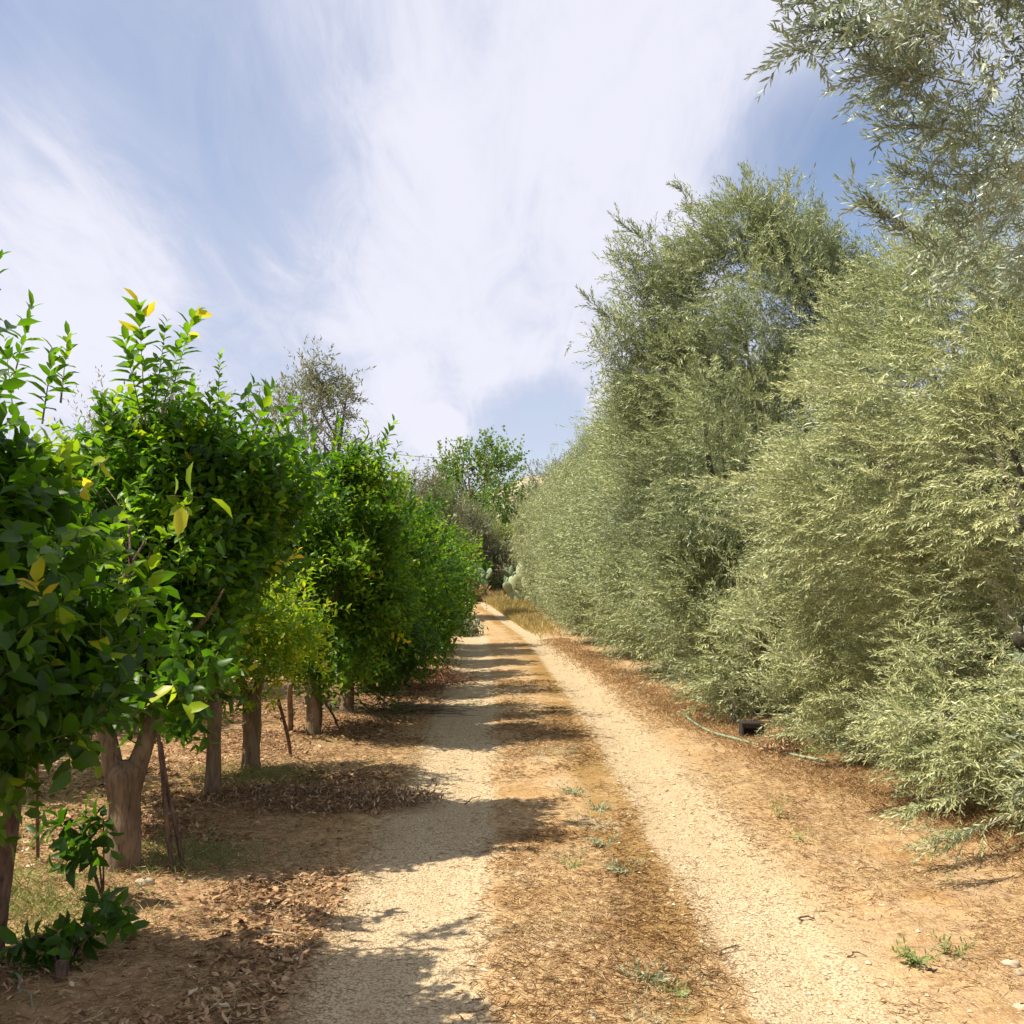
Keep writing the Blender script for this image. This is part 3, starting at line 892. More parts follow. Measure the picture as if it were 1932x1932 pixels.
# C: the tall one
olive_tree(3.35, 12.6, 'tallest olive tree of the hedge, its ragged dark crown standing up against blue sky', 52,
           [(-.3, 0, 3.0, 1.85, 1.9, 1.9), (-.2, 0, 4.8, 1.30, 1.4, 1.2), (-.2, -.2, 1.35, 1.6, 1.7, 1.2), (-1.1, .1, 4.95, .60, .7, .55), (.9, .3, 4.6, 1.0, 1.1, .9), (-.35, 0, 5.85, .6, .6, .5), (.35, .2, 5.6, .5, .6, .5), (-1.35, 0, 3.9, .75, .8, .6), (-.3, -1.3, .7, 1.15, 1.0, .7), (-.9, 0, 5.4, .35, .4, .4), (-1.75, 0, 5.35, .30, .35, .30), (-1.95, 0, 4.45, .32, .4, .30), (-1.7, 0, 3.9, .35, .4, .3), (.75, .3, 5.25, .4, .4, .35)], 2400, 15, .07, .014, 16, trunk=(.14, 5.5),
           extra=[dict(b=(1240, 470, 12.4), t=(1165, 418, 12.3), n=16, len=.20, tint=.35), dict(b=(1200, 640, 12.3), t=(1108, 566, 12.2), n=18, len=.20, tint=.35),
                  dict(b=(1310, 430, 12.4), t=(1284, 352, 12.3), n=14, len=.18, tint=.4), dict(b=(1400, 420, 12.4), t=(1402, 328, 12.4), n=16, len=.18, tint=.4),
                  dict(b=(1480, 430, 12.4), t=(1490, 335, 12.4), n=12, len=.18, tint=.45), dict(b=(1520, 480, 12.5), t=(1550, 395, 12.5), n=14, len=.2, tint=.45)],
           tint=0.44, bias=(-.40, -.1, .3), spread=.15, kind='tiny', amp=.24, slen=.24, gf=1.7, gap=-.30)
# top sprouts of C
# mid and far trees share three crowns
protoD = olive_tree(3.15, 16.8, 'olive tree immediately behind the tallest one, lower and greyer', 53,
                    [(0, 0, 2.6, 1.85, 1.9, 1.75), (-.1, 0, 1.3, 1.65, 1.8, 1.15), (.1, 0, 4.0, 1.2, 1.2, .95)], 1500, 12, .08, .016, 14,
                    tint=0.50, bias=(-.5, -.1, .2), spread=.20, kind='tiny', slen=.30)
protoE = olive_tree(2.95, 21.0, 'olive tree with a pale feathery top poking up halfway along the hedge', 54,
                    [(0, 0, 2.7, 1.8, 1.9, 1.8), (-.1, 0, 1.3, 1.65, 1.8, 1.15), (-.2, 0, 4.4, 1.0, 1.1, 1.1)], 1300, 12, .09, .019, 13,
                    tint=0.50, bias=(-.5, -.1, .2), spread=.22, kind='tiny', slen=.30)
for (x, y, rz, sc, src, lab) in [(2.75, 25.0, .5, 1.0, protoD, 'olive tree halfway along the hedge, just past the pale feathery top'),
                                 (2.6, 29.0, 2.8, 1.08, protoE, 'olive tree two places past the pale feathery top in the hedge'),
                                 (2.45, 33.0, 4.1, 1.0, protoD, 'olive tree third from the far end of the hedge'),
                                 (2.25, 37.5, 1.9, 1.06, protoE, 'olive tree second from the far end of the hedge'),
                                 (2.1, 42.0, 3.6, 1.0, protoD, 'farthest olive tree at the end of the hedge, next to the cactus'),
                                 (7.3, 9.0, 1.0, 1.15, protoD, 'olive tree added behind the broad bright one to darken gaps in the hedge'),  # added second row, keeps the gaps through the hedge dark
                                 (7.0, 13.5, 2.0, 1.0, protoE, 'olive tree added behind the hedge, right of the tallest one, to darken gaps')]:  # also added behind the hedge for darkness
    copy_thing(src, (x, y, gz(x, y)), rz, lab, sc)

# ------------------------------------------------------------------ background trees
BG = 'trees in the background'


def grey_tree(x, y, h, label, seed, lobes, ncl, mats, leaf=(.11, .035), kind='tiny', tint=.45, k=9, r=.12, bias=(0, 0, .5), bark=None, name='olive_tree', spread=.25, slen=.45, per=8, amp=.25, cat='tree'):
    z = gz(x, y)
    root = thing(name, label, cat, (x, y, z), BG)
    mb, rng = olive_crown(seed, [tuple(np.array(l) * h) for l in lobes], ncl, per, leaf[0], leaf[1], k, slen=slen, spread=spread, tint=tint, bias=bias, kind=kind, amp=amp, shell=.3, twr=.004)
    mb.build('crown', mats, root)
    tb = MB()
    for q in range(3):
        a = rng.uniform(0, 6.28)
        limb(tb, [(0, 0, -.2), (.04 * h * math.cos(a), .04 * h * math.sin(a), .25 * h), (.07 * h * math.cos(a), .07 * h * math.sin(a), .55 * h), (.10 * h * math.cos(a), .10 * h * math.sin(a), .76 * h)], r, r * .12, 14, 8, 0, .1, q + seed)
        for b in range(7):
            f = rng.uniform(.3, .65)
            st = np.array([.12 * f * h * math.cos(a), .12 * f * h * math.sin(a), f * h])
            aa = rng.uniform(0, 6.28)
            limb(tb, [st, st + np.array([math.cos(aa) * .1 * h, math.sin(aa) * .1 * h, .10 * h]), st + np.array([math.cos(aa) * .08 * h, math.sin(aa) * .08 * h, .16 * h])], r * .22, r * .06, 8, 5, 0, 0, 1)
    tb.build('trunk', bark or M_OBARK, root)
    return root


grey_tree(-4.25, 22, 7.0, 'tall grey airy olive tree rising alone above the citrus row at the left', 60,
          [(-.02, 0, .72, .13, .14, .12), (-.05, 0, .58, .13, .13, .14), (-.01, 0, .90, .045, .05, .055), (.09, 0, .78, .05, .06, .08), (-.12, 0, .74, .06, .08, .06), (.15, 0, .63, .035, .04, .03), (.02, 0, .84, .05, .05, .05)], 200, [M_GREY, M_TWIG], leaf=(.12, .030), tint=.65, per=6, spread=.15, slen=.3)
grey_tree(-6.8, 20, 5.5, 'thin grey tree tip showing behind the tall yellow leaved citrus shoot', 61,
          [(0, 0, .82, .10, .12, .14), (.12, 0, .7, .12, .12, .12)], 150, [M_GREY, M_TWIG], leaf=(.11, .03), tint=.5, per=6)
grey_tree(-8.4, 20.5, 5.3, 'wispy grey tree tip showing above the citrus crowns near the left edge', 62,
          [(0, 0, .88, .07, .08, .12), (.06, 0, .72, .14, .12, .10)], 120, [M_GREY, M_TWIG], leaf=(.11, .03), tint=.6, per=6)
grey_tree(-3.9, 37, 5.7, 'brownish grey bushy tree behind the tallest full citrus tree', 63,
          [(0, 0, .62, .26, .24, .30), (.22, 0, .5, .16, .18, .25), (-.1, 0, .35, .3, .25, .25), (.16, 0, .86, .04, .05, .10), (.28, 0, .78, .04, .05, .07)], 420, [M_GREY, M_TWIG], leaf=(.15, .05), tint=.62)
grey_tree(-1.85, 56, 8.3, 'green leafy tree with upright sprigs in the gap at the end of the track', 64,
          [(0, 0, .50, .32, .26, .32), (.12, 0, .36, .30, .24, .24), (-.2, 0, .42, .2, .2, .25), (.12, 0, .78, .15, .12, .12), (-.16, 0, .74, .12, .12, .12), (.02, 0, .82, .12, .12, .12), (-.02, 0, .90, .03, .03, .07), (.17, 0, .92, .03, .03, .07), (-.12, 0, .90, .03, .03, .07), (.06, 0, .90, .03, .03, .05)],
          460, [M_GRN, M_TWIG], leaf=(.20, .13), tint=.5, k=8, bark=M_RED, name='leafy_tree', spread=.24, bias=(0, 0, .9), per=7, slen=.6)
grey_tree(-3.3, 50, 6.0, 'grey green olive tree left of the leafy green tree at the end of the track', 65,
          [(0, 0, .5, .34, .3, .3), (.2, 0, .38, .3, .3, .25)], 420, [M_GREY, M_TWIG], leaf=(.17, .05), tint=.55)
grey_tree(-.6, 53, 3.4, 'low grey olive bush in front of the leafy green tree, on bare reddish stems', 66,
          [(0, 0, .62, .30, .3, .22), (-.2, 0, .55, .25, .3, .2)], 280, [M_GRN, M_TWIG], leaf=(.17, .09), tint=.68, bark=M_RED, r=.07)
for j, (x, y, h, lab) in enumerate([(-7.5, 46, 5.8, 'grey olive tree beyond the bend, hidden mostly by the citrus row'), (-12, 42, 6.0, 'grey olive tree far back behind the middle of the citrus row'), (3.0, 60, 7.0, 'olive tree behind the far end of the hedge')]):
    grey_tree(x, y, h, lab, 70 + j, [(0, 0, .55, .4, .3, .33), (.2, 0, .3, .35, .3, .28)], 380, [M_GREY, M_TWIG], leaf=(.18, .06), tint=.5)

# a continuous far scrub mass closing the horizon
rng = np.random.default_rng(77)
mb = MB()
n = 5200
x = rng.uniform(-90, 70, n)
y = rng.uniform(66, 90, n)
zt = hf(x, y)
hh = 3.2 + 1.2 * fs(x * .25, y * .25, 0, 12)
P = np.stack([x, y, zt + rng.random(n) ** .6 * hh], -1)
D = norm(np.stack([rng.normal(size=n), rng.normal(size=n) - .5, rng.random(n) + .3], -1))
sprigs(mb, rng, P, D, .9, 12, .42, .16, 'tiny', np.clip(.5 + rng.normal(size=n) * .15, 0, 1), twr=.01)
sc_ = mb.build('distant_scrub', [M_GREY, M_TWIG])
tag(sc_, 'band of grey green scrub closing the view beyond the track', 'scrub', kind='stuff')

# ------------------------------------------------------------------ prickly pear
def pear(x, y, s, label, seed, pads, tint=.4):
    rng = np.random.default_rng(seed)
    root = thing('prickly_pear', label, 'cactus', (x, y, gz(x, y)), 'prickly pear cacti at the end of the hedge')
    bases = [(np.array([rng.normal() * .25, rng.normal() * .2, 0.0]), 0)]
    for q in range(4): bases.append((np.array([rng.uniform(-.7, .7), rng.normal() * .2, 0.0]), 0))
    lst = list(bases)
    cnt = 0
    while lst and cnt < pads:
        b, lev = lst.pop(0)
        a = rng.normal() * .45
        d = norm(np.array([math.sin(a), rng.normal() * .25, 1.0]))
        Lp = s * rng.uniform(.32, .45)
        wp = Lp * rng.uniform(.55, .7)
        u = norm(np.cross(d, [0.2, 1, 0]) + rng.normal(size=3) * .4)
        v = np.cross(d, u)
        nu, nv = 9, 10
        th = np.linspace(0, np.pi, nu)
        ph = np.linspace(0, 2 * np.pi, nv)
        TH, PH = np.meshgrid(th, ph, indexing='ij')
        rr = np.sin(TH) * (1 - .25 * np.cos(TH))
        V = b + d * ((1 - np.cos(TH)) / 2 * Lp)[..., None] + u * (rr * np.cos(PH) * wp / 2)[..., None] + v * (rr * np.sin(PH) * .035 * s)[..., None]
        mbp = MB()
        mbp.add(V.reshape(-1, 3), grid_tris(nu, nv), float(np.clip(tint + rng.normal() * .25, 0, 1)))
        mbp.build('pad', M_CACT, root)
        cnt += 1
        if lev < 4:
            for q in range(2):
                aa = rng.uniform(-.6, .6)
                lst.append((b + d * Lp * (.93 - abs(aa) * .15) + u * aa * wp * .5, lev + 1))
    return root


pear(-.35, 46.5, 1.5, 'dark grey green prickly pear clump beside the end of the track', 80, 26, .3)
pear(.35, 44.0, 1.7, 'paler prickly pear clump touching the far end of the olive hedge', 81, 22, .85)

# ------------------------------------------------------------------ tangles: dry bushes, prunings
def tangle(name, label, cat, x, y, rx, ry, h, n, ln, r, mat, tint=.5, seed=0, group=None, leafn=0, leafmat=None, up=.6, tang=.5):
    rng = np.random.default_rng(seed)
    z = gz(x, y)
    mb = MB()
    a = rng.uniform(0, 6.28, n)
    q = np.sqrt(rng.random(n))
    P = np.stack([np.cos(a) * q * rx, np.sin(a) * q * ry, rng.random(n) * h * (1 - q * .7)], -1)
    D = norm(np.stack([rng.normal(size=n) + np.cos(a) * tang, rng.normal(size=n) + np.sin(a) * tang, rng.normal(size=n) * .4 + up], -1))
    l = ln * rng.uniform(.4, 1.2, n)
    B = P + D * l[:, None]
    C = P + D * (l * .5)[:, None] + rng.normal(size=(n, 3)) * (l * .08)[:, None]
    gzv = 0.005
    for arr in (P, B, C): arr[:, 2] = np.maximum(arr[:, 2], gzv)
    twigs(mb, P, C, r, 0, np.clip(tint + rng.normal(size=n) * .2, 0, 1).repeat(3))
    twigs(mb, C, B, r * .8, 0, np.clip(tint + rng.normal(size=n) * .2, 0, 1).repeat(3))
    mats = [mat]
    if leafn:
        f = rng.random(leafn)
        ii = rng.integers(0, n, leafn)
        LP = P[ii] + (B[ii] - P[ii]) * f[:, None]
        leaves(mb, LP, rng.normal(size=(leafn, 3)), rng.normal(size=(leafn, 3)), ln * .35, ln * .1, rng.uniform(.2, .9, leafn), 'tiny', 1)
        mats.append(leafmat)
    o = mb.build(name, mats)
    o.location = (x, y, z)
    tag(o, label, cat, group)
    return o


tangle('pruned_branches', 'long grey heap of cut branches lying under the dark low skirted citrus tree', 'branch heap', -1.62, 12.3, .75, .35, .16, 260, .7, .006, M_OBARK, seed=90, up=.05, tang=1.2, group='heaps of prunings beside the left rut')
tangle('pruned_branches', 'reddish brown heap of prunings beside the left rut near the row end', 'branch heap', -1.35, 15.6, .75, 1.0, .22, 420, .6, .006, M_RED, seed=91, up=.1, group='heaps of prunings beside the left rut')
tangle('pruned_branches', 'dry clippings before the lime green regrowth, their dark spread mostly standing in for shadow', 'branch heap', -1.55, 7.35, 1.05, .40, .06, 2600, .13, .0016, M_STAKE, seed=92, up=.12, group='heaps of prunings beside the left rut', leafn=2200, leafmat=M_LITTER)  # clippings; their dark brown spread mostly paints in crown shadow
grey_tree(-2.9, 49.0, 2.2, 'low fresh green shrub just past the last citrus tree at the bend', 67,
          [(0, 0, .5, .55, .4, .45), (.5, 0, .4, .35, .3, .35)], 200, [M_GRN, M_TWIG], leaf=(.14, .08), tint=.45, name='leafy_shrub', r=.04, cat='shrub')
grey_tree(.6, 49.5, 2.6, 'low dusty grey shrub behind the prickly pears', 68,
          [(0, 0, .5, .6, .4, .45), (-.6, 0, .4, .4, .3, .4)], 260, [M_GREY, M_TWIG], leaf=(.14, .045), tint=.6, name='dusty_shrub', r=.04, cat='shrub')
grey_tree(-5.3, 53, 3.4, 'broad dusty shrub low behind the bend of the track', 69,
          [(0, 0, .5, .6, .4, .45), (.6, 0, .4, .4, .3, .4)], 300, [M_GREY, M_TWIG], leaf=(.15, .05), tint=.6, name='dusty_shrub', r=.04, cat='shrub')
tangle('dry_bush', 'pale twiggy dry bush behind the last citrus tree', 'bush', -2.3, 46, 1.0, .8, 1.1, 900, .6, .006, M_GREY, tint=.9, seed=93, leafn=2500, leafmat=M_STRAW)
tangle('dry_bush', 'sparse grey shrub leaning over the left rut past the citrus row', 'bush', -1.55, 29.0, .55, .9, .5, 420, .45, .004, M_TWIG, seed=94, leafn=1500, leafmat=M_GREY)
tangle('dry_bush', 'small rust brown dead bush at the foot of the hedge by the hose', 'bush', 2.45, 9.35, .16, .12, .18, 260, .16, .0018, M_RED, seed=95, leafn=500, leafmat=M_LITTER)

# ------------------------------------------------------------------ blades and litter
def blades(mb, rng, x, y, ln, w, lean, tint, mat=0, z0=None, clump_dir=None):
    n = len(x)
    z = sheet_z(x, y) if z0 is None else z0
    a = rng.uniform(0, 6.28, n)
    D = np.stack([np.cos(a), np.sin(a), lean], -1)
    leaves(mb, np.stack([x, y, z], -1), D, np.tile([[0.1, 0.1, 1.]], (n, 1)) + rng.normal(size=(n, 3)) * .4, ln, w, tint, 'tiny', mat, 0.12)


rng = np.random.default_rng(100)
mb = MB()
n = 380000
y = 2.6 + 13.5 * rng.random(n) ** 1.7
l = rng.uniform(-5, 3.4, n)
x = l + pc(y)
den = np.ones(n)
den *= 1 - .97 * bump(l, -0.76, .33, .05) - .97 * bump(l, .86, .27, .07)
den *= np.where(l > 1.0, .75, 1)
den *= np.clip(.55 + .8 * fs(x * 1.7, y * 1.7, 0, 31), .05, 1)
den *= np.where(l < -1.2, .55, 1)
ok = rng.random(n) < den
x, y, l = x[ok], y[ok], l[ok]
n = len(x)
tn = np.clip(.52 + .2 * fs(x * 2.2, y * 2.2, 0, 33) + rng.normal(size=n) * .2 - .28 * bump(l, .42, .15, .08), 0, 1)
mid = bump(l, 0.1, .45, .05)
blades(mb, rng, x, y, rng.uniform(.025, .07, n) * (1 + .2 * mid), .0022 * (1 + y / 7), rng.uniform(-.02, .42, n) + .2 * mid * rng.random(n), tn)
o = mb.build('dry_grass', M_STRAW)
tag(o, 'matted straw coloured dry grass over the middle strip and verges', 'dry grass', kind='stuff')

rng = np.random.default_rng(101)
mb = MB()
n = 95000
y = 2.6 + 16 * rng.random(n) ** 1.5
l = -1.15 - np.abs(rng.normal(size=n)) * 1.5
x = l + pc(y)
den = np.clip(.42 + 1.4 * fs(x * 1.0, y * 1.0, 0, 41), .04, 1)
ok = rng.random(n) < den
x, y = x[ok], y[ok]
n = len(x)
a = rng.uniform(0, 6.28, n)
D = np.stack([np.cos(a), np.sin(a), rng.uniform(-.1, .5, n)], -1)
P = np.stack([x, y, hf(x, y) + rng.random(n) * .02], -1)
s_ = rng.uniform(.02, .06, n)
leaves(mb, P, D, np.array([[0, 0, 1.]]) + rng.normal(size=(n, 3)) * .45, s_, s_ * rng.uniform(.2, .5, n), np.clip(rng.normal(size=n) * .22 + .42 + .15 * fs(x * 1.5, y * 1.5, 0, 42), 0, 1), 'slim', 0, rng.uniform(-.3, .5, n), .5)
o = mb.build('leaf_litter', M_LITTER)
tag(o, 'brown curled dead leaves scattered under the citrus row', 'leaf litter', kind='stuff')

# fine twigs in the litter
rng = np.random.default_rng(102)
mb = MB()
n = 7000
y = 2.6 + 11 * rng.random(n) ** 1.4
l = -1.05 - np.abs(rng.normal(size=n)) * 1.1
x = l + pc(y)
a = rng.uniform(0, 6.28, n)
A = np.stack([x, y, hf(x, y) + .004 + rng.random(n) * .02], -1)
ln = rng.uniform(.05, .22, n)
B = A + np.stack([np.cos(a) * ln, np.sin(a) * ln, rng.uniform(-.01, .10, n) * ln * 3], -1)
C = (A + B) / 2 + rng.normal(size=(n, 3)) * .012
C[:, 2] = np.maximum(C[:, 2], hf(C[:, 0], C[:, 1]) + .004)
tnt = np.clip(rng.normal(size=n) * .25 + .55, 0, 1).repeat(3)
twigs(mb, A, C, .0022, 0, tnt)
twigs(mb, C, B, .0018, 0, tnt)
o = mb.build('twig_litter', M_STRAW)
tag(o, 'fine dry twigs tangled over the brown floor under the citrus row', 'twigs', kind='stuff')

# pebbles on the ruts
rng = np.random.default_rng(103)
mb = MB()
n = 42000
y = 2.7 + 9 * rng.random(n) ** 1.6
side = rng.random(n) < .5
l = np.where(side, -.73 + rng.normal(size=n) * .25, .87 + rng.normal(size=n) * .24)
oth = rng.random(n) < .15
l = np.where(oth, rng.uniform(-2.2, 2.6, n), l)
x = l + pc(y)
r = rng.uniform(.0018, .005, n) * (1 + (rng.random(n) < .05) * rng.uniform(.5, 2.2, n))
z = sheet_z(x, y) + r * .3
oc = np.array([[1, 0, 0], [-1, 0, 0], [0, 1, 0], [0, -1, 0], [0, 0, .8], [0, 0, -.8]], float)
of = np.array([[0, 2, 4], [2, 1, 4], [1, 3, 4], [3, 0, 4], [2, 0, 5], [1, 2, 5], [3, 1, 5], [0, 3, 5]])
ang = rng.uniform(0, 6.28, n)
cs, sn = np.cos(ang), np.sin(ang)
V = oc[None] * (1 + rng.normal(size=(n, 6, 1)) * .25) * r[:, None, None] * np.array([1.25, 1, .8])
V = np.stack([V[..., 0] * cs[:, None] - V[..., 1] * sn[:, None], V[..., 0] * sn[:, None] + V[..., 1] * cs[:, None], V[..., 2]], -1) + np.stack([x, y, z], -1)[:, None]
T = (np.arange(n)[:, None, None] * 6 + of[None]).reshape(-1, 3)
mb.add(V, T, np.clip(rng.normal(size=n) * .25 + .5, 0, 1).repeat(8))
o = mb.build('gravel', M_PEB, smooth=False)
tag(o, 'loose pale grit and pebbles lying in the wheel ruts', 'gravel', kind='stuff')

# green grass patches under the citrus and yellow grass at the bend
rng = np.random.default_rng(104)
mb = MB()
for (cx_, cy_, sx, sy, nn_) in [(-2.75, 5.1, .35, .35, 2600), (-2.3, 4.9, .3, .25, 1500), (-1.85, 5.9, .25, .2, 1200), (-2.0, 8.2, .3, .3, 1200), (-3.4, 6.5, .5, .6, 1800)]:
    x = cx_ + rng.normal(size=nn_) * sx
    y = cy_ + rng.normal(size=nn_) * sy
    blades(mb, rng, x, y, rng.uniform(.03, .10, nn_), .004, rng.uniform(.4, 1.6, nn_), rng.uniform(.2, .9, nn_), z0=hf(x, y))
o = mb.build('green_grass', M_WEED)
tag(o, 'thin yellow green grass growing around the feet of the citrus trunks', 'grass', kind='stuff')
mb = MB()
for (cx_, cy_, sx, sy, nn_, tl) in [(-.35, 41.5, .75, 2.6, 3500, .5), (.0, 38.0, .55, 2.5, 4000, .75), (-.9, 45.5, 1.0, 2.0, 4500, .9), (.55, 33.0, .4, 2.5, 2500, .8), (-2.2, 50, 1.8, 2.5, 5000, .95)]:
    x = cx_ + rng.normal(size=nn_) * sx
    y = cy_ + rng.normal(size=nn_) * sy
    ok = (x - pc(y)) > .95
    x, y = x[ok], y[ok]
    k_ = len(x)
    blades(mb, rng, x, y, rng.uniform(.12, .42, k_), .018, rng.uniform(.9, 3, k_), np.clip(tl + rng.normal(size=k_) * .2, 0, 1), z0=hf(x, y))
o = mb.build('yellow_grass', M_YGR)
tag(o, 'tall yellow dry grass beside the bend at the end of the track', 'grass', kind='stuff')
rng = np.random.default_rng(106)
mb = MB()
n = 22000
y = 2.8 + 12 * rng.random(n) ** 1.4
l = rng.normal(size=n) * .22 + .14
oth = rng.random(n) < .35
l = np.where(oth, rng.uniform(1.2, 2.9, n), l)
x = l + pc(y)
ok = fs(x * 2.6, y * 2.0, 0, 61) > .62
x, y = x[ok], y[ok]
n = len(x)
blades(mb, rng, x, y, rng.uniform(.012, .035, n), .005, rng.uniform(.2, 1.3, n), rng.uniform(0, 1, n))
o = mb.build('low_green_growth', M_SILV)
tag(o, 'sparse flat grey green growth in the dry middle strip and verge', 'ground cover', kind='stuff')
# orange verge straw at the foot of the hedge, standing a little taller
rng = np.random.default_rng(105)
mb = MB()
n = 26000
y = 5 + 22 * rng.random(n) ** 1.3
edge_x = np.interp(y, [5, 6, 9, 11.4, 18, 26, 30], [3.15, 3.0, 2.42, 2.1, 1.62, 1.2, 1.0])
x = edge_x + rng.normal(size=n) * .22 - .05
blades(mb, rng, x, y, rng.uniform(.03, .09, n), .003 * (1 + y / 8), rng.uniform(.1, 1.2, n), np.clip(.42 + rng.normal(size=n) * .16, 0, 1), z0=hf(x, y))
o = mb.build('verge_straw', M_STRAW)
tag(o, 'rusty orange straw along the foot of the olive hedge', 'dry grass', kind='stuff')

# ------------------------------------------------------------------ weeds
WG = 'small green weeds on the track and verge'


def ground_at(px, py):
    """where the ray through a point of the picture meets the near ground"""
    d = ray(px, py)
    tt = 1.6 / -d.z
    for _ in range(12):
        q = np.array(d) * tt
        tt = (1.6 - gz(q[0], q[1])) / -d.z
    q = np.array(d) * tt
    return q[0], q[1]


def weed(px, py, rad, h, n, label, seed, silver=False, tint=.5):
    x, y = ground_at(px, py)
    rng = np.random.default_rng(seed)
    root = thing('weed', label, 'weed', (x, y, gz(x, y) + .006), WG)
    ns = max(5, n // 9)
    a = rng.uniform(0, 6.28, ns)
    mb = MB()
    P = np.stack([rng.normal(size=ns) * rad * .15, rng.normal(size=ns) * rad * .15, np.zeros(ns)], -1)
    D = np.stack([np.cos(a) * rad, np.sin(a) * rad, np.full(ns, h) * rng.uniform(.5, 1.1, ns)], -1)
    ln = np.linalg.norm(D, axis=1)
    sprigs(mb, rng, P, D, ln, 10, .032, .010, 'slim', tint, ang=50, droop=.05, opp=True, twr=.0012)
    mb.build('leaves', [M_SILV if silver else M_WEED, M_GTWIG], root)
    return root


weed(1180, 1650, .10, .07, 90, 'silvery weed in the middle strip, right of its widest orange patch', 200, True)
weed(1140, 1600, .09, .09, 90, 'greyish weed just above the silvery one on the middle strip', 201, True)
weed(1080, 1500, .12, .08, 110, 'wide pale weed where a shadow crosses the middle strip', 202, True)
weed(1130, 1530, .10, .06, 90, 'flat pale weed just right of the wide one in the crossing shadow', 203, True)
weed(1075, 1425, .09, .09, 80, 'small olive green weed highest up on the middle strip', 204, True)
weed(1215, 1855, .09, .06, 100, 'round silver green weed at the near shadow edge between the ruts', 205, True)
weed(1270, 1880, .06, .04, 60, 'tiny green weed right of the round silver one near the bottom', 206)
weed(1730, 1822, .10, .09, 120, 'bright green bushy weed low on the right verge', 207, False, .35)
weed(1795, 1805, .07, .09, 60, 'small leafy weed right beside the bright bushy one on the verge', 208, False, .3)
weed(1470, 1545, .07, .17, 60, 'thin upright yellow green weed on the verge right of the track', 209, False, .8)
weed(1510, 1590, .08, .10, 50, 'faint low weed just below the upright one on the right verge', 210, False, .8)
weed(1545, 1425, .30, .16, 190, 'spreading green weed at the hedge foot where the hose ends', 211, False, .6)
weed(1085, 1640, .07, .05, 50, 'very small weed in the orange grass left of the silvery pair', 212)

# ------------------------------------------------------------------ stones and sticks
def stone(px, py, r, label, seed, tint=.8):
    x, y = ground_at(px, py)
    rng = np.random.default_rng(seed)
    nu, nv = 9, 14
    TH, PH = np.meshgrid(np.linspace(0, np.pi, nu), np.linspace(0, 2 * np.pi, nv), indexing='ij')
    U = np.stack([np.sin(TH) * np.cos(PH), np.sin(TH) * np.sin(PH), np.cos(TH)], -1)
    q = 1 + .30 * fs(U[..., 0] * 1.6, U[..., 1] * 1.6, U[..., 2] * 1.6, seed) + .05 * fs(U[..., 0] * 5, U[..., 1] * 5, U[..., 2] * 5, seed + 1)
    V = U * q[..., None] * np.array([r * 1.25, r * .9, r * .55])
    mb = MB()
    mb.add(V.reshape(-1, 3), grid_tris(nu, nv)[:, ::-1], tint)
    o = mb.build('stone', M_STONE)
    o.location = (x, y, gz(x, y) + r * .22)
    tag(o, label, 'stone', 'loose stones')
    return o


stone(1908, 1822, 0.030, 'largest pale stone on the verge at the right edge of the photo', 300, .9)
stone(1925, 1838, 0.017, 'smaller grey stone touching the largest one at the right edge', 301, .4)
stone(1928, 1905, 0.026, 'cream coloured stone at the right edge, nearest the bottom corner', 302, 1.0)
stone(1665, 1710, .016, 'little white stone alone on the middle of the right verge', 303, 1.0)
stone(1650, 1672, .012, 'tiny pinkish stone above the little white one on the verge', 304, .7)
stone(1608, 1942 - 12, .020, 'flat pale chip in the right rut near the bottom of the photo', 305, .9)
stone(272, 1668, 0.038, 'angular whitish stone on the litter below the thick forked trunk', 306, .8)
stone(1762, 1640, .014, 'small buff stone on the verge below the hanging olive sprays', 307, .8)
stone(1120, 1925, .018, 'cream pebble below the near shadow between the ruts', 308, .9)


def stick(px0, py0, px1, py1, r, label, mat, seed=0, arch=.015):
    x0, y0 = ground_at(px0, py0)
    x1, y1 = ground_at(px1, py1)
    rng = np.random.default_rng(seed)
    f = np.linspace(0, 1, 6)
    pts = np.stack([x0 + (x1 - x0) * f, y0 + (y1 - y0) * f, 0 * f], -1) + rng.normal(size=(6, 3)) * r * 1.5
    pts[:, 2] = sheet_z(pts[:, 0], pts[:, 1]) + r * .8 + arch * np.sin(f * np.pi)
    c = pts[0].copy()
    mb = MB()
    limb(mb, pts - c, r, r * .5, 12, 6, 0, .1, seed)
    o = mb.build('stick', mat)
    o.location = c
    tag(o, label, 'stick', 'loose sticks lying on the ground')


stick(1358, 1808, 1393, 1790, .004, 'short curved dark stick at the inner edge of the right rut', M_STAKE, 1)
stick(1512, 1742, 1538, 1740, .006, 'stubby dark twig alone in the right rut', M_STAKE, 2)
stick(1612, 1646, 1660, 1647, .004, 'thin dark stick lying level on the right verge', M_STAKE, 3)
stick(1600, 1830 - 20, 1628, 1828 - 20, .004, 'small brown twig at the right side of the gravel rut', M_STAKE, 4)
stick(1110, 1915, 1130, 1935, .004, 'pale split straw stem below the near shadow', M_TWIG, 5)
stick(1748, 1838, 1765, 1839, .007, 'dark wood chip left of the bright bushy weed', M_STAKE, 6, 0)
stick(480, 1768, 560, 1772, .006, 'straight light stick in the litter by the left rut', M_TWIG, 7)
stick(880, 1520, 905, 1506, .005, 'dark slanting twig in the shadow on the left rut', M_STAKE, 8)
stick(20, 1840, 60, 1905, .006, 'pale twig in the dead leaves at the lower left corner', M_TWIG, 9)

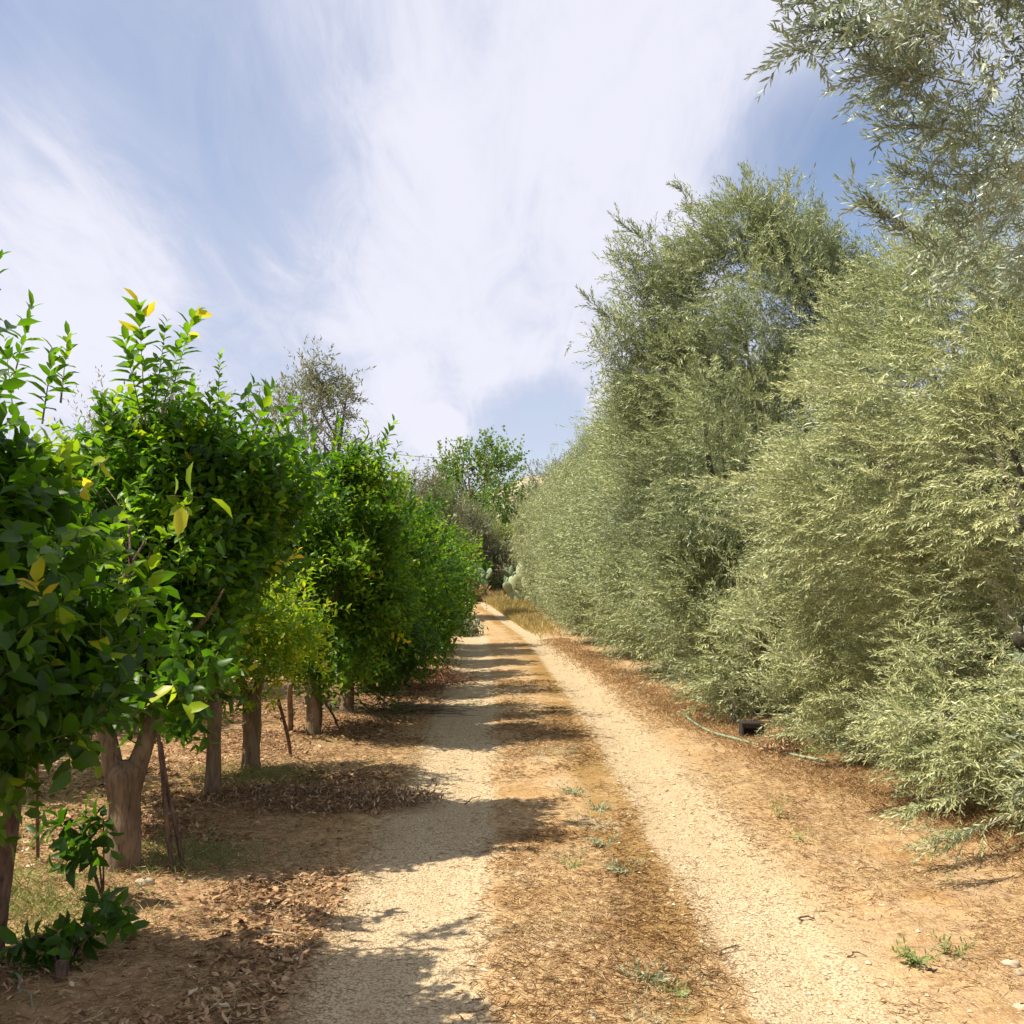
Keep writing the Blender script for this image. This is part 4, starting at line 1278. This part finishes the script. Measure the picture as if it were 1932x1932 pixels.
# ------------------------------------------------------------------ poles beside the thick trunk
def pole(base_px, top_px, dist_top, r, label, seed, mat=M_STAKE, group='poles leaning among the citrus trunks'):
    x, y = ground_at(*base_px)
    z = gz(x, y)
    tp = W(top_px[0], top_px[1], dist_top) - np.array([x, y, z])
    rng = np.random.default_rng(seed)
    mb = MB()
    limb(mb, [(0, 0, -.05), tp * .33 + rng.normal(size=3) * .008, tp * .66 + rng.normal(size=3) * .008, tp], r, r * .8, 14, 8, 0, .12, seed)
    for q in range(4):
        f = rng.uniform(.2, .9)
        b = tp * f
        limb(mb, [b, b + rng.normal(size=3) * .012, b + norm(rng.normal(size=3)) * r * 2.0], r * .6, r * .3, 4, 5, 0, 0)
    o = mb.build('wooden_pole', mat)
    o.location = (x, y, z)
    tag(o, label, 'pole', group)


pole((328, 1643), (296, 1360), 5.65, .014, 'dark wooden pole closest to the thick forked trunk', 400)
pole((350, 1643), (303, 1400), 5.70, .014, 'dark wooden pole crossing its twin, right of the thick forked trunk', 401)
pole((72, 1620), (70, 1400), 4.9, .010, 'thin dark rod standing just right of the slim dark stem', 402)
pole((550, 1425), (525, 1320), 8.4, .016, 'short brown pole leaning at the right of the lime tree trunk', 403)
pole((640, 1370), (612, 1325), 10.2, .013, 'slim brown pole under the green sprig beyond the lime tree', 404)
pole((548, 1380), (548, 1290), 9.9, .03, 'upright pale post behind the lime tree', 405, M_CBARK)
pole((600, 1385), (612, 1290), 10.6, .013, 'thin slanting prop under the tallest full citrus tree', 406)

# stump and low shoots at the lower left
x, y = ground_at(115, 1850)
mb = MB()
limb(mb, [(0, 0, -.04), (0, 0, .03), (.004, 0, .075)], .028, .024, 8, 10, 0, .08, 5)
o = mb.build('tree_stump', M_STAKE)
o.location = (x, y, gz(x, y))
tag(o, 'small dark cut stump in the leaf litter at the lower left', 'stump')


def low_shoot(px, py, pts, label, seed, L=.09, Wd=.05, tint=.2, dirs=None):
    x, y = ground_at(px, py)
    z = gz(x, y)
    o = np.array([x, y, z])
    rng = np.random.default_rng(seed)
    root = thing('citrus_sucker', label, 'plant', tuple(o), 'leafy suckers at the lower left')
    mb = MB()
    st = MB()
    for (a, b, d, k) in pts:
        tp = W(a, b, d) - o
        mid = tp * .5 + np.array([0, 0, .06])
        limb(st, [(0, 0, -.03), mid, tp], .006, .003, 10, 6, 0, 0)
        for q in range(3):
            D = norm(rng.normal(size=3) + np.array([0, 0, .1]))
            sprigs(mb, rng, tp[None] - D[None] * .03, D[None], .15, k, L, Wd, 'broad', tint, tsp=.10, ang=75, droop=.35, curl=.25, up=.5)
    mb.build('leaves', [M_CIT, M_GTWIG], root)
    st.build('stem', M_STAKE, root)


low_shoot(195, 1690, [(120, 1560, 5.0, 9), (175, 1590, 5.0, 9), (195, 1545, 5.0, 7), (150, 1620, 4.9, 8)], 'drooping dark leaved sucker in front of the thick forked trunk', 500, .10, .048, .12)
low_shoot(118, 1835, [(100, 1790, 4.2, 8), (60, 1770, 4.2, 7), (130, 1740, 4.25, 8), (200, 1710, 4.4, 8), (225, 1740, 4.4, 6), (165, 1760, 4.3, 7)], 'broad leaved green sucker around the small stump at the lower left', 501, .10, .052, .25)

# ------------------------------------------------------------------ hose, valve box, cable
pts = [ground_at(*q) for q in [(1290, 1350), (1312, 1368), (1345, 1385), (1400, 1400), (1450, 1415), (1500, 1428), (1560, 1440)]]
c = np.array([pts[0][0], pts[0][1], gz(*pts[0])])
P3 = np.array([[a, b, gz(a, b) + .016] for a, b in pts]) - c
mb = MB()
tube(mb, smoothline(P3, 40), .013, 8)
o = mb.build('garden_hose', M_HOSE)
o.location = c
tag(o, 'pale green garden hose lying along the foot of the olive hedge', 'hose')

x, y = ground_at(1412, 1398)
mb = MB()
sx, sy, sz = .10, .08, .13
for (cx_, cy_, cz_, hx_, hy_, hz_) in [(-sx, 0, sz / 2, .008, sy, sz / 2), (sx, 0, sz / 2, .008, sy, sz / 2), (0, sy, sz / 2, sx, .008, sz / 2), (0, 0, sz, sx + .012, sy + .012, .008), (0, -sy, sz * .82, sx - .01, .007, sz * .12)]:
    B = np.array([[i, j, k] for i in (-1, 1) for j in (-1, 1) for k in (-1, 1)], float) * [hx_, hy_, hz_] + [cx_, cy_, cz_]
    q4 = [[0, 1, 3, 2], [4, 6, 7, 5], [0, 4, 5, 1], [2, 3, 7, 6], [0, 2, 6, 4], [1, 5, 7, 3]]
    mb.add(B, [[a, b, c_] for a, b, c_, d_ in q4] + [[a, c_, d_] for a, b, c_, d_ in q4])
o = mb.build('valve_box', M_DARK, smooth=False)
o.location = (x + .10, y + .30, gz(x, y))
tag(o, 'black open box under the hedge beside the rust brown dead bush', 'box')

a = W(560, 828, 42)
b = W(985, 858, 70)
f = np.linspace(0, 1, 24)
L3 = a + (b - a) * f[:, None]
L3[:, 2] -= .5 * np.sin(f * np.pi)
mb = MB()
tube(mb, L3 - a, .012, 5)
o = mb.build('power_cable', M_DARK)
o.location = a
tag(o, 'thin overhead cable against the sky above the end of the track', 'cable')
